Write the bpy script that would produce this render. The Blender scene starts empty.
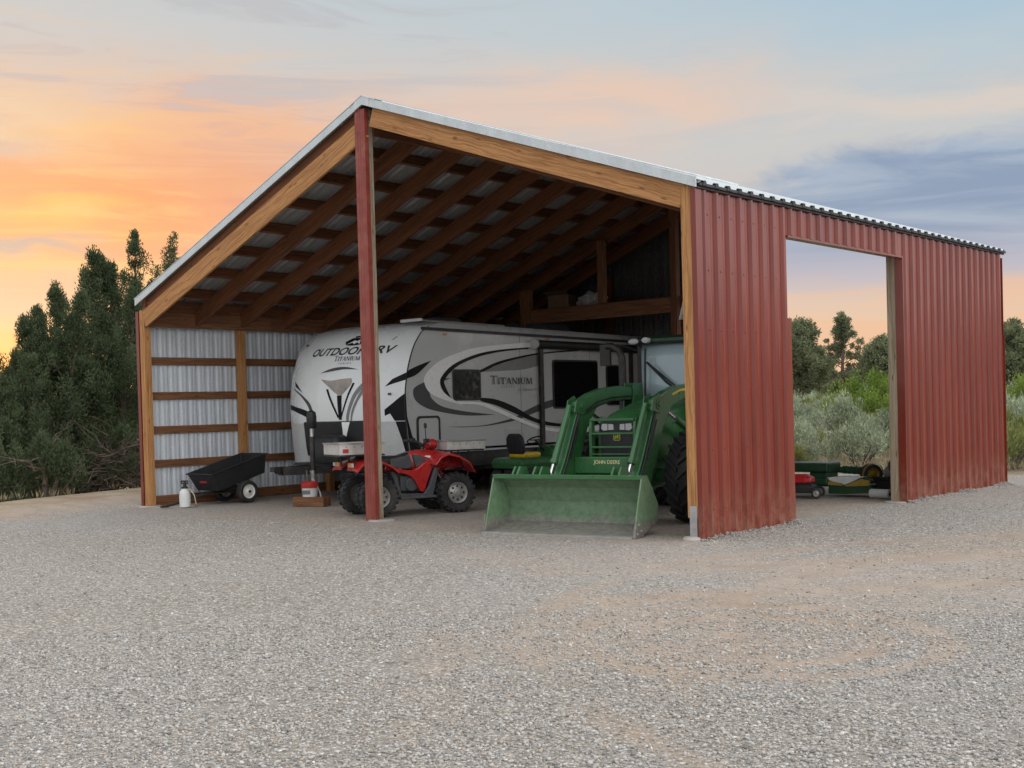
import bpy, bmesh, math, random
import numpy as np
from mathutils import Vector, Matrix, noise as mnoise

S = bpy.context.scene
COL = S.collection
R = math.radians
rnd = random.Random(7)

# ------------------------------------------------------------------ camera
cam_d = bpy.data.cameras.new('camera')
cam = bpy.data.objects.new('camera', cam_d)
COL.objects.link(cam)
S.camera = cam
YAW, PITCH, ROLL = -.719, -.018, -.027
fwd = Vector((math.sin(YAW)*math.cos(PITCH), math.cos(YAW)*math.cos(PITCH), math.sin(PITCH)))
rgt = Vector((math.cos(YAW), -math.sin(YAW), 0))
upv = rgt.cross(fwd)
r2 = rgt*math.cos(ROLL) + upv*math.sin(ROLL)
u2 = -rgt*math.sin(ROLL) + upv*math.cos(ROLL)
cam.matrix_world = Matrix(((r2.x, u2.x, -fwd.x, 7.67), (r2.y, u2.y, -fwd.y, -11.971), (r2.z, u2.z, -fwd.z, 1.6), (0, 0, 0, 1)))
cam_d.sensor_width = 36
cam_d.lens = 1210.864/1024*36
cam_d.shift_y = 45.72/1024
cam_d.clip_start = .1
cam_d.clip_end = 4000

# ------------------------------------------------------------------ render / exposure
S.render.engine = 'CYCLES'
S.view_settings.view_transform = 'Standard'
S.view_settings.look = 'None'
S.view_settings.exposure = 0.0
S.view_settings.gamma = 1
S.cycles.max_bounces = 6
S.cycles.diffuse_bounces = 2
S.cycles.use_denoising = True

# ------------------------------------------------------------------ sun: low, behind the junipers, veiled by cloud
SUN_AZ = YAW - R(24)            # clockwise from +Y
SUN_EL = R(5)
sl = bpy.data.lights.new('sun', 'SUN')
sl.energy = .9
sl.angle = R(20)
sl.color = (1, .62, .34)
so = bpy.data.objects.new('sun', sl)
COL.objects.link(so)
sd = Vector((math.sin(SUN_AZ)*math.cos(SUN_EL), math.cos(SUN_AZ)*math.cos(SUN_EL), math.sin(SUN_EL)))
so.rotation_euler = sd.to_track_quat('Z', 'Y').to_euler()
so.location = (0, 0, 30)


# ------------------------------------------------------------------ node helper
class NT:
    def __init__(s, tree):
        s.t = tree
        s.n = tree.nodes
        s.l = tree.links

    def node(s, typ, **kw):
        n = s.n.new(typ)
        for k, v in kw.items():
            setattr(n, k, v)
        return n

    def put(s, sock, v):
        if v is None:
            return
        if isinstance(v, bpy.types.NodeSocket):
            s.l.new(v, sock)
        else:
            if isinstance(v, (tuple, list)) and len(v) == 3 and sock.type == 'RGBA':
                v = (*v, 1)
            sock.default_value = v

    def m(s, op, a, b=None, c=None, clamp=False):
        n = s.node('ShaderNodeMath', operation=op, use_clamp=clamp)
        for i, v in enumerate((a, b, c)):
            s.put(n.inputs[i], v)
        return n.outputs[0]

    def vm(s, op, a, b=None):
        n = s.node('ShaderNodeVectorMath', operation=op)
        s.put(n.inputs[0], a)
        if b is not None:
            s.put(n.inputs[1], b)
        return n.outputs['Value'] if op in ('DOT_PRODUCT', 'LENGTH') else n.outputs[0]

    def mix(s, f, a, b, mode='MIX'):
        n = s.node('ShaderNodeMix', data_type='RGBA', blend_type=mode)
        s.put(n.inputs[0], f)
        s.put(n.inputs[6], a)
        s.put(n.inputs[7], b)
        return n.outputs[2]

    def rng(s, v, a, b, c=0., d=1., smooth=True):
        n = s.node('ShaderNodeMapRange', interpolation_type='SMOOTHSTEP' if smooth else 'LINEAR')
        for i, x in enumerate((v, a, b, c, d)):
            s.put(n.inputs[i], x)
        return n.outputs[0]

    def noise(s, vec, scale, detail=4, rough=.55, dist=0., dim='3D', w=None):
        n = s.node('ShaderNodeTexNoise', noise_dimensions=dim)
        s.put(n.inputs['Vector'], vec)
        s.put(n.inputs['Scale'], scale)
        s.put(n.inputs['Detail'], detail)
        s.put(n.inputs['Roughness'], rough)
        s.put(n.inputs['Distortion'], dist)
        return n.outputs[0]

    def voro(s, vec, scale, feature='F1'):
        n = s.node('ShaderNodeTexVoronoi', feature=feature)
        s.put(n.inputs['Vector'], vec)
        s.put(n.inputs['Scale'], scale)
        return n

    def ramp(s, f, stops, interp='LINEAR'):
        n = s.node('ShaderNodeValToRGB')
        n.color_ramp.interpolation = interp
        e = n.color_ramp.elements
        while len(e) < len(stops):
            e.new(.5)
        for el, (p, c) in zip(e, stops):
            el.position = p
            el.color = (*c, 1)
        s.put(n.inputs[0], f)
        return n.outputs[0]

    def comb(s, x, y, z=0.):
        n = s.node('ShaderNodeCombineXYZ')
        for i, v in enumerate((x, y, z)):
            s.put(n.inputs[i], v)
        return n.outputs[0]

    def bump(s, h, strength=.3, dist=.01, normal=None):
        n = s.node('ShaderNodeBump')
        s.put(n.inputs['Strength'], strength)
        s.put(n.inputs['Distance'], dist)
        s.put(n.inputs['Height'], h)
        if normal is not None:
            s.put(n.inputs['Normal'], normal)
        return n.outputs[0]


def srgb(r, g, b):
    f = lambda c: (c/255/12.92) if c/255 <= .04045 else ((c/255+.055)/1.055)**2.4
    return (f(r), f(g), f(b))


# ------------------------------------------------------------------ world: dusk sky, Nishita below sunset clouds
W = bpy.data.worlds.new('World')
S.world = W
W.use_nodes = True
n = NT(W.node_tree)
n.n.clear()
out = n.node('ShaderNodeOutputWorld')
bg = n.node('ShaderNodeBackground')
n.l.new(bg.outputs[0], out.inputs[0])
sky = n.node('ShaderNodeTexSky', sky_type='NISHITA')
sky.sun_disc = False
sky.sun_elevation = SUN_EL
sky.sun_rotation = SUN_AZ
tc = n.node('ShaderNodeTexCoord')
d = tc.outputs['Generated']
fx = n.vm('DOT_PRODUCT', d, (math.sin(YAW), math.cos(YAW), 0.))
rx = n.vm('DOT_PRODUCT', d, (math.cos(YAW), -math.sin(YAW), 0.))
uz = n.vm('DOT_PRODUCT', d, (0., 0., 1.))
U = n.m('MULTIPLY', n.m('ARCTAN2', rx, fx), 12.1)       # azimuth from the heading, ~4.73 deg per unit
V = n.m('MULTIPLY', n.m('ARCSINE', uz), 12.1)           # elevation, same unit
pv = n.comb(n.m('MULTIPLY', U, .55), n.m('MULTIPLY', V, 1.5), 0.)
nA = n.m('SUBTRACT', n.noise(pv, .9, 5, .55, .4), .5)
nB = n.m('SUBTRACT', n.noise(n.vm('ADD', pv, (7.3, 2.1, 4.)), 1.7, 6, .6, .6), .5)
nC = n.m('SUBTRACT', n.noise(n.vm('ADD', n.comb(n.m('MULTIPLY', U, .3), n.m('MULTIPLY', V, 2.6), 0.), (1.7, 9.1, 2.)), 1.3, 5, .6, .8), .5)
Uw = n.m('ADD', U, n.m('MULTIPLY', nA, 1.6))
Vw = n.m('ADD', V, n.m('MULTIPLY', nB, .7))


def blob(u, v, ru, rv, soft=1.0):
    a = n.m('DIVIDE', n.m('SUBTRACT', Uw, u), ru)
    b = n.m('DIVIDE', n.m('SUBTRACT', Vw, v), rv)
    q = n.m('ADD', n.m('MULTIPLY', a, a), n.m('MULTIPLY', b, b))
    return n.m('EXPONENT', n.m('MULTIPLY', q, -soft))


def sc(f, k):
    return n.m('MULTIPLY', f, k, clamp=True)


c = n.ramp(n.m('DIVIDE', n.m('ADD', V, n.m('MULTIPLY', nC, .5)), 8., clamp=True),
           [(0., srgb(246, 206, 172)), (.1, srgb(240, 205, 180)), (.2, srgb(216, 200, 194)), (.32, srgb(207, 209, 209)),
            (.46, srgb(196, 209, 216)), (.75, srgb(184, 203, 217)), (1., srgb(180, 200, 220))])
# open blue towards the upper right
c = n.mix(sc(n.m('MULTIPLY', n.rng(Uw, .3, 5.), n.rng(Vw, 2.6, 4.3)), .9), c, srgb(150, 196, 226))
c = n.mix(sc(n.m('MULTIPLY', n.rng(Uw, -1., 4.), n.rng(Vw, 2.2, 3.2)), .35), c, srgb(196, 212, 220))
# sunset glow on the left
c = n.mix(sc(blob(-4.9, 1.5, 3.4, 1.8), .8), c, srgb(243, 190, 150))
c = n.mix(sc(blob(-3.9, 2.05, 2.5, .8), .97), c, srgb(244, 152, 100))
c = n.mix(sc(blob(-2.2, 2.75, 1.7, .3), .6), c, srgb(252, 182, 132))
c = n.mix(sc(blob(-4.0, 2.62, .9, .28), .5), c, srgb(252, 184, 104))
c = n.mix(sc(blob(-4.3, 1.95, .6, .17), .75), c, srgb(253, 198, 112))
c = n.mix(sc(blob(-4.9, 2.75, 1.3, .35), .55), c, srgb(236, 218, 190))
c = n.mix(sc(n.m('MULTIPLY', blob(-3.4, 2.1, 2.6, 1.1), n.rng(nC, -.02, .14)), .8), c, srgb(232, 150, 122))
c = n.mix(sc(n.m('MULTIPLY', blob(-3.9, 1.7, 2.6, 1.6), n.rng(nC, -.03, -.16)), .5), c, srgb(252, 200, 132))
# grey violet low on the left, a streak, then the bright strip
c = n.mix(sc(blob(-5.1, 1.08, 1.5, .26), .85), c, srgb(190, 172, 170))
c = n.mix(sc(blob(-4.62, 1.62, .55, .07), .85), c, srgb(165, 160, 170))
c = n.mix(sc(blob(-4.9, .55, 2.4, .24), .85), c, srgb(252, 168, 100))
c = n.mix(sc(n.m('MULTIPLY', n.m('MULTIPLY', n.rng(Uw, 1., -2.), n.rng(V, 2.2, 3.2)), n.rng(nC, .0, .12)), .6), c, srgb(188, 190, 196))
c = n.mix(sc(blob(-5., 2.5, .6, .12), .6), c, srgb(205, 190, 180))
# pink wisp over the roof
c = n.mix(sc(blob(1.0, 2.95, 1.9, .36), .85), c, srgb(244, 206, 182))
c = n.mix(sc(blob(4.4, 2.75, 1.6, .16), .6), c, srgb(238, 216, 200))
c = n.mix(sc(n.m('MULTIPLY', n.rng(nC, .02, .2), n.rng(V, 1.8, 3.)), .35), c, srgb(198, 200, 206))
# slate blue bank on the right
edge = n.m('ADD', n.rng(U, 1.6, 3.6, 1.8, 2.5, False), n.m('ADD', n.m('MULTIPLY', nA, .35), n.m('MULTIPLY', nB, .8)))
bank = n.m('MULTIPLY', n.rng(n.m('SUBTRACT', edge, V), -.08, .26), n.m('MULTIPLY', n.rng(V, .9, 1.25), n.rng(U, 1.5, 2.5)))
bcol = n.mix(n.rng(nC, -.16, .16), srgb(140, 160, 190), srgb(174, 188, 208))
bcol = n.mix(n.rng(V, 1.75, 1.05), bcol, srgb(194, 190, 206))
c = n.mix(sc(bank, .95), c, bcol)
c = n.mix(sc(n.m('MULTIPLY', n.rng(U, 1.6, 2.6), n.m('MULTIPLY', n.rng(V, 1.35, .95), n.rng(nC, .1, -.1))), .6), c, srgb(250, 196, 158))
c = n.mix(.12, c, n.mix(1., (.10, .10, .10), sky.outputs[0], 'MULTIPLY'))
# the high and eastern sky, out of frame, brightened to light the yard
hi = n.m('MAXIMUM', n.rng(V, 5., 11.), n.rng(n.m('ABSOLUTE', U), 9., 20.))
hic = n.mix(n.rng(nC, -.2, .2), (1.58, 1.58, 1.58), (1.74, 1.70, 1.64))
# added directional gain: unseen sky dimmed southwards to shade the interior, brightened eastwards
hic = n.mix(n.m('MULTIPLY', n.rng(n.vm('DOT_PRODUCT', d, (-.25, -.97, 0.)), .05, .9), .72), hic, (.42, .46, .56))
hic = n.mix(n.m('MULTIPLY', n.rng(n.vm('DOT_PRODUCT', d, (.97, .1, .2)), .2, .95), .8), hic, (2.3, 2.3, 2.3))
c = n.mix(hi, c, hic)
n.put(bg.inputs[0], c)
bg.inputs[1].default_value = 1.0

# ------------------------------------------------------------------ materials
MATS = {}


def bsdf(name):
    m = bpy.data.materials.new(name)
    m.use_nodes = True
    t = NT(m.node_tree)
    b = t.n['Principled BSDF']
    MATS[name] = m
    return m, t, b


def simple(name, col, rough=.5, metal=0., var=.12, scale=6., bump=0., bscale=60., dirt=0., dirtcol=(.28, .22, .16), coat=0., spec=.5):
    m, t, b = bsdf(name)
    o = t.node('ShaderNodeTexCoord').outputs['Object']
    f = t.noise(o, scale, 5, .6)
    a = tuple(x*(1-var) for x in col)
    z = tuple(min(1, x*(1+var)) for x in col)
    cc = t.mix(t.rng(f, .3, .7), a, z)
    if dirt:
        g = t.noise(o, scale*.6, 6, .7, .3)
        cc = t.mix(t.m('MULTIPLY', t.rng(g, .42, .75), dirt), cc, dirtcol)
    t.put(b.inputs['Base Color'], cc)
    t.put(b.inputs['Roughness'], t.rng(t.noise(o, scale*1.7, 4), .3, .7, max(0, rough-.08), min(1, rough+.1)))
    b.inputs['Metallic'].default_value = metal
    b.inputs['Specular IOR Level'].default_value = spec
    if coat:
        b.inputs['Coat Weight'].default_value = coat
        b.inputs['Coat Roughness'].default_value = .12
    if bump:
        t.put(b.inputs['Normal'], t.bump(t.noise(o, bscale, 4), bump, .004))
    return m


def wood(name, light, dark, rough=.75, stain=.3):
    m, t, b = bsdf(name)
    uv = t.node('ShaderNodeTexCoord').outputs['UV']
    sp = t.node('ShaderNodeSeparateXYZ')
    t.put(sp.inputs[0], uv)
    u, v = sp.outputs[0], sp.outputs[1]
    v1 = t.m('ADD', v, t.m('MULTIPLY', t.noise(t.comb(t.m('MULTIPLY', u, 1.3), t.m('MULTIPLY', v, 3.), 0.), 1.5, 3), .12))
    g = t.noise(t.comb(t.m('MULTIPLY', u, 1.1), t.m('MULTIPLY', v1, 42.), 0.), 1., 4, .65)
    g2 = t.noise(t.comb(t.m('MULTIPLY', u, 5.), t.m('MULTIPLY', v1, 160.), 3.), 1., 3, .6)
    c = t.mix(t.rng(g, .36, .62), tuple(x*.85 for x in dark), light)
    c = t.mix(t.m('MULTIPLY', t.rng(g2, .35, .7), .3), c, tuple(x*.6 for x in dark))
    k = t.voro(t.comb(t.m('MULTIPLY', u, 2.6), t.m('MULTIPLY', v, 10.), 5.), 1.)
    c = t.mix(t.m('MULTIPLY', t.rng(k.outputs['Distance'], .19, .06), .85), c, tuple(x*.4 for x in dark))
    s = t.noise(t.comb(t.m('MULTIPLY', u, 1.2), t.m('MULTIPLY', v, 2.5), 9.), 1., 5)
    c = t.mix(t.m('MULTIPLY', t.rng(s, .48, .8), stain), c, tuple(x*.55 for x in dark))
    t.put(b.inputs['Base Color'], c)
    b.inputs['Roughness'].default_value = rough
    t.put(b.inputs['Normal'], t.bump(t.m('ADD', g, t.m('MULTIPLY', g2, .5)), .35, .003))
    return m


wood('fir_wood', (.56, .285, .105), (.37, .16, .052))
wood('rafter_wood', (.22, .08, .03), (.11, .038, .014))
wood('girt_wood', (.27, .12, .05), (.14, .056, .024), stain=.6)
wood('weathered_wood', (.44, .36, .26), (.29, .22, .145))


def red_metal():
    m, t, b = bsdf('red_steel')
    g = t.node('ShaderNodeNewGeometry').outputs['Position']
    f = t.noise(t.vm('MULTIPLY', g, (1., 1., .25)), 2.2, 5, .6)
    c = t.mix(t.rng(f, .3, .7), (.162, .025, .015), (.205, .035, .021))
    # dust thrown up on the lowest half metre, and pale streaks of chalking paint
    sp = t.node('ShaderNodeSeparateXYZ')
    t.put(sp.inputs[0], g)
    du = t.m('MULTIPLY', t.rng(sp.outputs[2], .75, -.1), t.rng(t.noise(t.vm('MULTIPLY', g, (1., 1., .5)), 7., 6, .75), .36, .68))
    c = t.mix(t.m('MULTIPLY', du, .6), c, (.34, .20, .14))
    st = t.noise(t.vm('MULTIPLY', g, (9., 9., .5)), 1.5, 4, .6)
    c = t.mix(t.m('MULTIPLY', t.rng(st, .52, .78), .15), c, (.36, .10, .08))
    t.put(b.inputs['Base Color'], c)
    t.put(b.inputs['Roughness'], t.rng(t.noise(g, 3., 5), .3, .7, .17, .25))
    t.put(b.inputs['Normal'], t.bump(t.noise(t.vm('MULTIPLY', g, (1., 1., .35)), 2.4, 2), .06, .02))


red_metal()


def galv(name, col, metal, rough):
    m, t, b = bsdf(name)
    g = t.node('ShaderNodeNewGeometry').outputs['Position']
    f = t.noise(t.vm('MULTIPLY', g, (3., 3., .6)), 1.8, 5, .65)
    k = t.voro(g, 55.).outputs['Color']
    c = t.mix(t.rng(f, .3, .7), tuple(x*.82 for x in col), col)
    c = t.mix(.12, c, k)
    t.put(b.inputs['Base Color'], c)
    b.inputs['Metallic'].default_value = metal
    t.put(b.inputs['Roughness'], t.rng(f, .3, .7, rough-.07, rough+.1))


galv('galvanised', (.68, .73, .79), .08, .5)
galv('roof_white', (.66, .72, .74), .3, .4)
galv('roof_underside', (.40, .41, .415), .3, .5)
galv('shaded_sheet', (.045, .048, .05), .2, .5)  # back wall steel with the deep interior shade put into its colour
simple('red_paint', (.24, .042, .03), .45, dirt=.35, dirtcol=(.42, .2, .13))
simple('black_trim', (.02, .02, .022), .5)
simple('concrete', (.40, .38, .35), .9, bump=.5, dirt=.4)
simple('steel', (.5, .5, .5), .4, .8, dirt=.25)
simple('chrome', (.75, .76, .78), .12, 1.)
simple('aluminium', (.62, .61, .58), .45, .35, dirt=.35, dirtcol=(.3, .26, .2), bump=.15)
simple('cap_white', (.80, .84, .84), .28, coat=.3, var=.012, scale=1.2)
simple('trailer_grey', (.53, .55, .555), .32, coat=.15, var=.012, scale=1.5)
simple('trailer_lower', (.55, .57, .57), .35, var=.04, dirt=.15)
simple('decal_white', (.95, .955, .955), .3, var=.03)
simple('decal_black', (.009, .009, .011), .45, var=.1, spec=.15)
simple('decal_grey', (.085, .085, .09), .45, var=.05, spec=.2)
simple('decal_mid', (.20, .205, .21), .35, var=.05)
simple('decal_bronze', (.30, .27, .23), .3, .2, var=.25, scale=3)
simple('lettering_dark', (.03, .032, .036), .4, var=.05)
simple('lettering_silver', (.16, .165, .17), .35, .2, var=.1)
simple('dark_glass', (.006, .006, .007), .12, var=.05, spec=.15)
simple('black_plastic', (.018, .019, .021), .5, bump=.1)
simple('grey_plastic', (.06, .065, .075), .5, bump=.1, dirt=.2)
simple('black_steel', (.015, .015, .016), .45, dirt=.2)
simple('rubber', (.022, .022, .023), .8, bump=.2, dirt=.45, dirtcol=(.10, .09, .075))
simple('rim_white', (.75, .74, .70), .4, dirt=.2)
simple('rim_silver', (.40, .40, .39), .4, .4, dirt=.45)
simple('rim_yellow', (.55, .36, .03), .45, dirt=.3)
simple('atv_red', (.43, .016, .016), .3, coat=.35, var=.08, dirt=.22, dirtcol=(.30, .10, .07))
simple('tractor_green', (.03, .135, .042), .34, coat=.25, var=.12, dirt=.3, dirtcol=(.07, .11, .06))
simple('implement_green', (.014, .062, .026), .45, var=.15, dirt=.35, dirtcol=(.08, .09, .06))
simple('implement_yellow', (.33, .23, .03), .5, dirt=.4)
simple('roof_green', (.012, .045, .018), .4, var=.1)
simple('wheel_ochre', (.22, .14, .015), .5, dirt=.4)
simple('tractor_yellow', (.66, .46, .02), .4, var=.05)
simple('lettering_yellow', (.72, .68, .35), .4, var=.05)
simple('lamp_lens', (.5, .51, .51), .12, var=.05, scale=40)
simple('amber', (.7, .28, .1), .25)
simple('poly_white', (.68, .70, .68), .5, var=.05, dirt=.1)
simple('hose', (.55, .5, .4), .6)
simple('plastic_red', (.42, .03, .025), .4, dirt=.1)
simple('tarp_grey', (.42, .41, .39), .8, bump=.3, bscale=14)
simple('cardboard', (.16, .10, .055), .85)
simple('bark', (.11, .085, .065), .95, bump=.9, bscale=24, var=.3)
simple('dead_wood', (.13, .115, .10), .95, bump=.6, var=.3)


def bucket_steel():
    # painted green shell, worn to bare scoured steel towards the cutting edge (local y = 0, z = 0)
    m, t, b = bsdf('bucket_paint')
    o = t.node('ShaderNodeTexCoord').outputs['Object']
    sp = t.node('ShaderNodeSeparateXYZ')
    t.put(sp.inputs[0], o)
    nz = t.noise(t.vm('MULTIPLY', o, (1.2, 3., 5.)), 2.5, 6, .7)
    nf = t.noise(o, 14., 5, .7)
    wear = t.rng(t.m('ADD', sp.outputs[2], t.m('MULTIPLY', t.m('SUBTRACT', nz, .5), .34)), .24, .10)
    g = t.mix(t.rng(nf, .3, .7), (.11, .20, .105), (.18, .28, .165))
    g = t.mix(t.m('MULTIPLY', t.rng(nz, .5, .7), .45), g, (.19, .27, .17))
    s = t.mix(t.rng(nf, .3, .7), (.17, .165, .15), (.30, .28, .245))
    c = t.mix(wear, g, s)
    t.put(b.inputs['Base Color'], c)
    b.inputs['Roughness'].default_value = .55
    t.put(b.inputs['Metallic'], t.m('MULTIPLY', wear, .25))
    t.put(b.inputs['Normal'], t.bump(nf, .15, .004))


bucket_steel()


def glass():
    m, t, b = bsdf('cab_glass')
    b.inputs['Base Color'].default_value = (.60, .76, .80, 1)
    b.inputs['Roughness'].default_value = .06
    b.inputs['Transmission Weight'].default_value = .35
    b.inputs['IOR'].default_value = 1.45
    b.inputs['Specular IOR Level'].default_value = .9


glass()


def leaf(name, dark, light, trans=.25, tint=None):
    m, t, b = bsdf(name)
    g = t.node('ShaderNodeNewGeometry')
    rv = g.outputs['Random Per Island']
    c = t.mix(rv, dark, light)
    f = t.noise(g.outputs['Position'], 1.1, 3)
    c = t.mix(t.rng(f, .35, .65), c, tint or tuple(x*1.15 for x in light))
    dif = t.node('ShaderNodeBsdfDiffuse')
    tr = t.node('ShaderNodeBsdfTranslucent')
    t.put(dif.inputs[0], c)
    t.put(tr.inputs[0], c)
    mx = t.node('ShaderNodeMixShader')
    mx.inputs[0].default_value = trans
    t.l.new(dif.outputs[0], mx.inputs[1])
    t.l.new(tr.outputs[0], mx.inputs[2])
    t.l.new(mx.outputs[0], t.n['Material Output'].inputs[0])
    return m


leaf('juniper_leaf', (.04, .06, .033), (.10, .13, .07))
leaf('pinyon_leaf', (.10, .125, .075), (.20, .225, .13))
leaf('sage_leaf', (.14, .18, .115), (.36, .41, .29), .15)
leaf('green_leaf', (.10, .17, .035), (.20, .28, .06), .3)
leaf('olive_leaf', (.13, .155, .06), (.24, .26, .10), .25)
leaf('dry_leaf', (.30, .25, .15), (.46, .40, .26), .2)


# ------------------------------------------------------------------ mesh helper
class MB:
    def __init__(s):
        s.v, s.f, s.uv, s.mi = [], [], {}, []
        s.M = Matrix.Identity(4)
        s.k = 0

    def add(s, vs, fs, uvs=None):
        o = len(s.v)
        s.v += [tuple(s.M @ Vector(p)) for p in vs]
        for i, f in enumerate(fs):
            s.f.append([o+j for j in f])
            s.mi.append(s.k)
            if uvs:
                s.uv[len(s.f)-1] = uvs[i]
        return s

    def box(s, c, d, rot=None):
        x, y, z = d[0]/2, d[1]/2, d[2]/2
        m = Matrix.Translation(c) @ (rot.to_4x4() if rot is not None else Matrix.Identity(4))
        vs = [m @ Vector(p) for p in ((-x, -y, -z), (x, -y, -z), (x, y, -z), (-x, y, -z), (-x, -y, z), (x, -y, z), (x, y, z), (-x, y, z))]
        return s.add(vs, [(0, 3, 2, 1), (4, 5, 6, 7), (0, 1, 5, 4), (1, 2, 6, 5), (2, 3, 7, 6), (3, 0, 4, 7)])

    def bb(s, x0, x1, y0, y1, z0, z1):
        return s.box(((x0+x1)/2, (y0+y1)/2, (z0+z1)/2), (abs(x1-x0), abs(y1-y0), abs(z1-z0)))

    def beam(s, a, b, w, h, up=(0, 0, 1)):
        """timber from a to b: w across, h along up; uv in metres along the grain"""
        a, b = Vector(a), Vector(b)
        dx = (b-a)
        L = dx.length
        dx.normalize()
        u = Vector(up)
        sd_ = dx.cross(u).normalized()
        u = sd_.cross(dx).normalized()
        vs = []
        for p in (a, b):
            for i, j in ((-1, -1), (1, -1), (1, 1), (-1, 1)):
                vs.append(p + sd_*(w/2*i) + u*(h/2*j))
        ou, ov = rnd.random()*50, rnd.random()*50
        q = lambda u0, u1, v0, v1: [(ou+u0, ov+v0), (ou+u1, ov+v0), (ou+u1, ov+v1), (ou+u0, ov+v1)]
        fs = [(0, 4, 5, 1), (1, 5, 6, 2), (2, 6, 7, 3), (3, 7, 4, 0), (0, 1, 2, 3), (4, 7, 6, 5)]
        uvs = [q(0, L, 0, w), q(0, L, w, w+h), q(0, L, w+h, 2*w+h), q(0, L, 2*w+h, 2*w+2*h), q(0, w*.2, 0, h), q(0, w*.2, 0, h)]
        uvs[0] = [(ou, ov), (ou+L, ov), (ou+L, ov+w), (ou, ov+w)]
        uvs[1] = [(ou, ov+w), (ou+L, ov+w), (ou+L, ov+w+h), (ou, ov+w+h)]
        return s.add(vs, fs, uvs)

    def tube(s, pts, r, n=10, caps=True):
        pts = [Vector(p) for p in pts]
        rs = r if isinstance(r, (list, tuple)) else [r]*len(pts)
        vs, fs = [], []
        t0 = (pts[1]-pts[0]).normalized()
        ref = Vector((0, 0, 1)) if abs(t0.z) < .9 else Vector((1, 0, 0))
        nx = t0.cross(ref).normalized()
        for i, p in enumerate(pts):
            a = (pts[min(i+1, len(pts)-1)]-pts[max(i-1, 0)]).normalized()
            nx = (nx - a*nx.dot(a)).normalized()
            ny = a.cross(nx)
            for k in range(n):
                an = 2*math.pi*k/n
                vs.append(p + (nx*math.cos(an)+ny*math.sin(an))*rs[i])
        for i in range(len(pts)-1):
            for k in range(n):
                fs.append((i*n+k, i*n+(k+1) % n, (i+1)*n+(k+1) % n, (i+1)*n+k))
        if caps:
            fs.append(tuple(range(n-1, -1, -1)))
            fs.append(tuple(range((len(pts)-1)*n, len(pts)*n)))
        return s.add(vs, fs)

    def lathe(s, prof, c, axis='x', n=32, cap=True):
        """prof: (radius, offset along axis)"""
        vs, fs = [], []
        for r_, h in prof:
            for k in range(n):
                a = 2*math.pi*k/n
                p = {'x': (h, r_*math.cos(a), r_*math.sin(a)), 'y': (r_*math.cos(a), h, r_*math.sin(a)), 'z': (r_*math.cos(a), r_*math.sin(a), h)}[axis]
                vs.append(Vector(c)+Vector(p))
        m = len(prof)
        for i in range(m-1):
            for k in range(n):
                fs.append((i*n+k, i*n+(k+1) % n, (i+1)*n+(k+1) % n, (i+1)*n+k))
        if cap:
            if prof[0][0] > 1e-4:
                fs.append(tuple(range(n-1, -1, -1)))
            if prof[-1][0] > 1e-4:
                fs.append(tuple(range((m-1)*n, m*n)))
        return s.add(vs, fs)

    def prism(s, poly, plane, d0, d1):
        """polygon in a plane ('xz','yz','xy') given depth d0..d1 along the third axis"""
        def P(a, b, d):
            return {'xz': (a, d, b), 'yz': (d, a, b), 'xy': (a, b, d)}[plane]
        k = len(poly)
        vs = [P(a, b, d0) for a, b in poly]+[P(a, b, d1) for a, b in poly]
        fs = [tuple(range(k)), tuple(range(2*k-1, k-1, -1))]+[(i, i+k, (i+1) % k+k, (i+1) % k) for i in range(k)]
        return s.add(vs, fs)

    def loft(s, secs, closed=True, caps=True):
        k = len(secs[0])
        vs = [p for sct in secs for p in sct]
        fs = []
        for i in range(len(secs)-1):
            for j in range(k if closed else k-1):
                fs.append((i*k+j, i*k+(j+1) % k, (i+1)*k+(j+1) % k, (i+1)*k+j))
        if caps and closed:
            fs.append(tuple(range(k-1, -1, -1)))
            fs.append(tuple(range((len(secs)-1)*k, len(secs)*k)))
        return s.add(vs, fs)

    def build(s, name, mat, parent=None, bevel=0., smooth=None, segs=2, solid=0., sub=0):
        me = bpy.data.meshes.new(name)
        me.from_pydata(s.v, [], s.f)
        mats = mat if isinstance(mat, (list, tuple)) else [mat]
        for mm in mats:
            me.materials.append(MATS[mm])
        if len(mats) > 1:
            me.polygons.foreach_set('material_index', s.mi)
        if s.uv:
            ul = me.uv_layers.new(name='UVMap')
            for p in me.polygons:
                u = s.uv.get(p.index)
                if u:
                    for li, q in zip(p.loop_indices, u):
                        ul.data[li].uv = q
        bm = bmesh.new()
        bm.from_mesh(me)
        bmesh.ops.recalc_face_normals(bm, faces=bm.faces)
        bm.to_mesh(me)
        bm.free()
        if smooth is not None:
            me.shade_smooth()
            me.set_sharp_from_angle(angle=R(smooth))
        o = bpy.data.objects.new(name, me)
        COL.objects.link(o)
        if parent is not None:
            o.parent = parent
        if solid:
            md = o.modifiers.new('solidify', 'SOLIDIFY')
            md.thickness = solid
            md.offset = 0
        if sub:
            md = o.modifiers.new('subd', 'SUBSURF')
            md.levels = md.render_levels = sub
        if bevel:
            md = o.modifiers.new('bevel', 'BEVEL')
            md.width = bevel
            md.segments = segs
            md.limit_method = 'ANGLE'
            md.angle_limit = R(35)
        return o


def tag(o, label=None, cat=None, group=None, kind=None):
    for k, v in (('label', label), ('category', cat), ('group', group), ('kind', kind)):
        if v:
            o[k] = v
    return o


def thing(name, label, cat, loc=(0, 0, 0), rz=0., group=None, kind=None):
    o = bpy.data.objects.new(name, None)
    COL.objects.link(o)
    o.location = loc
    o.rotation_euler = (0, 0, rz)
    o.empty_display_size = .2
    return tag(o, label, cat, group, kind)


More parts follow.
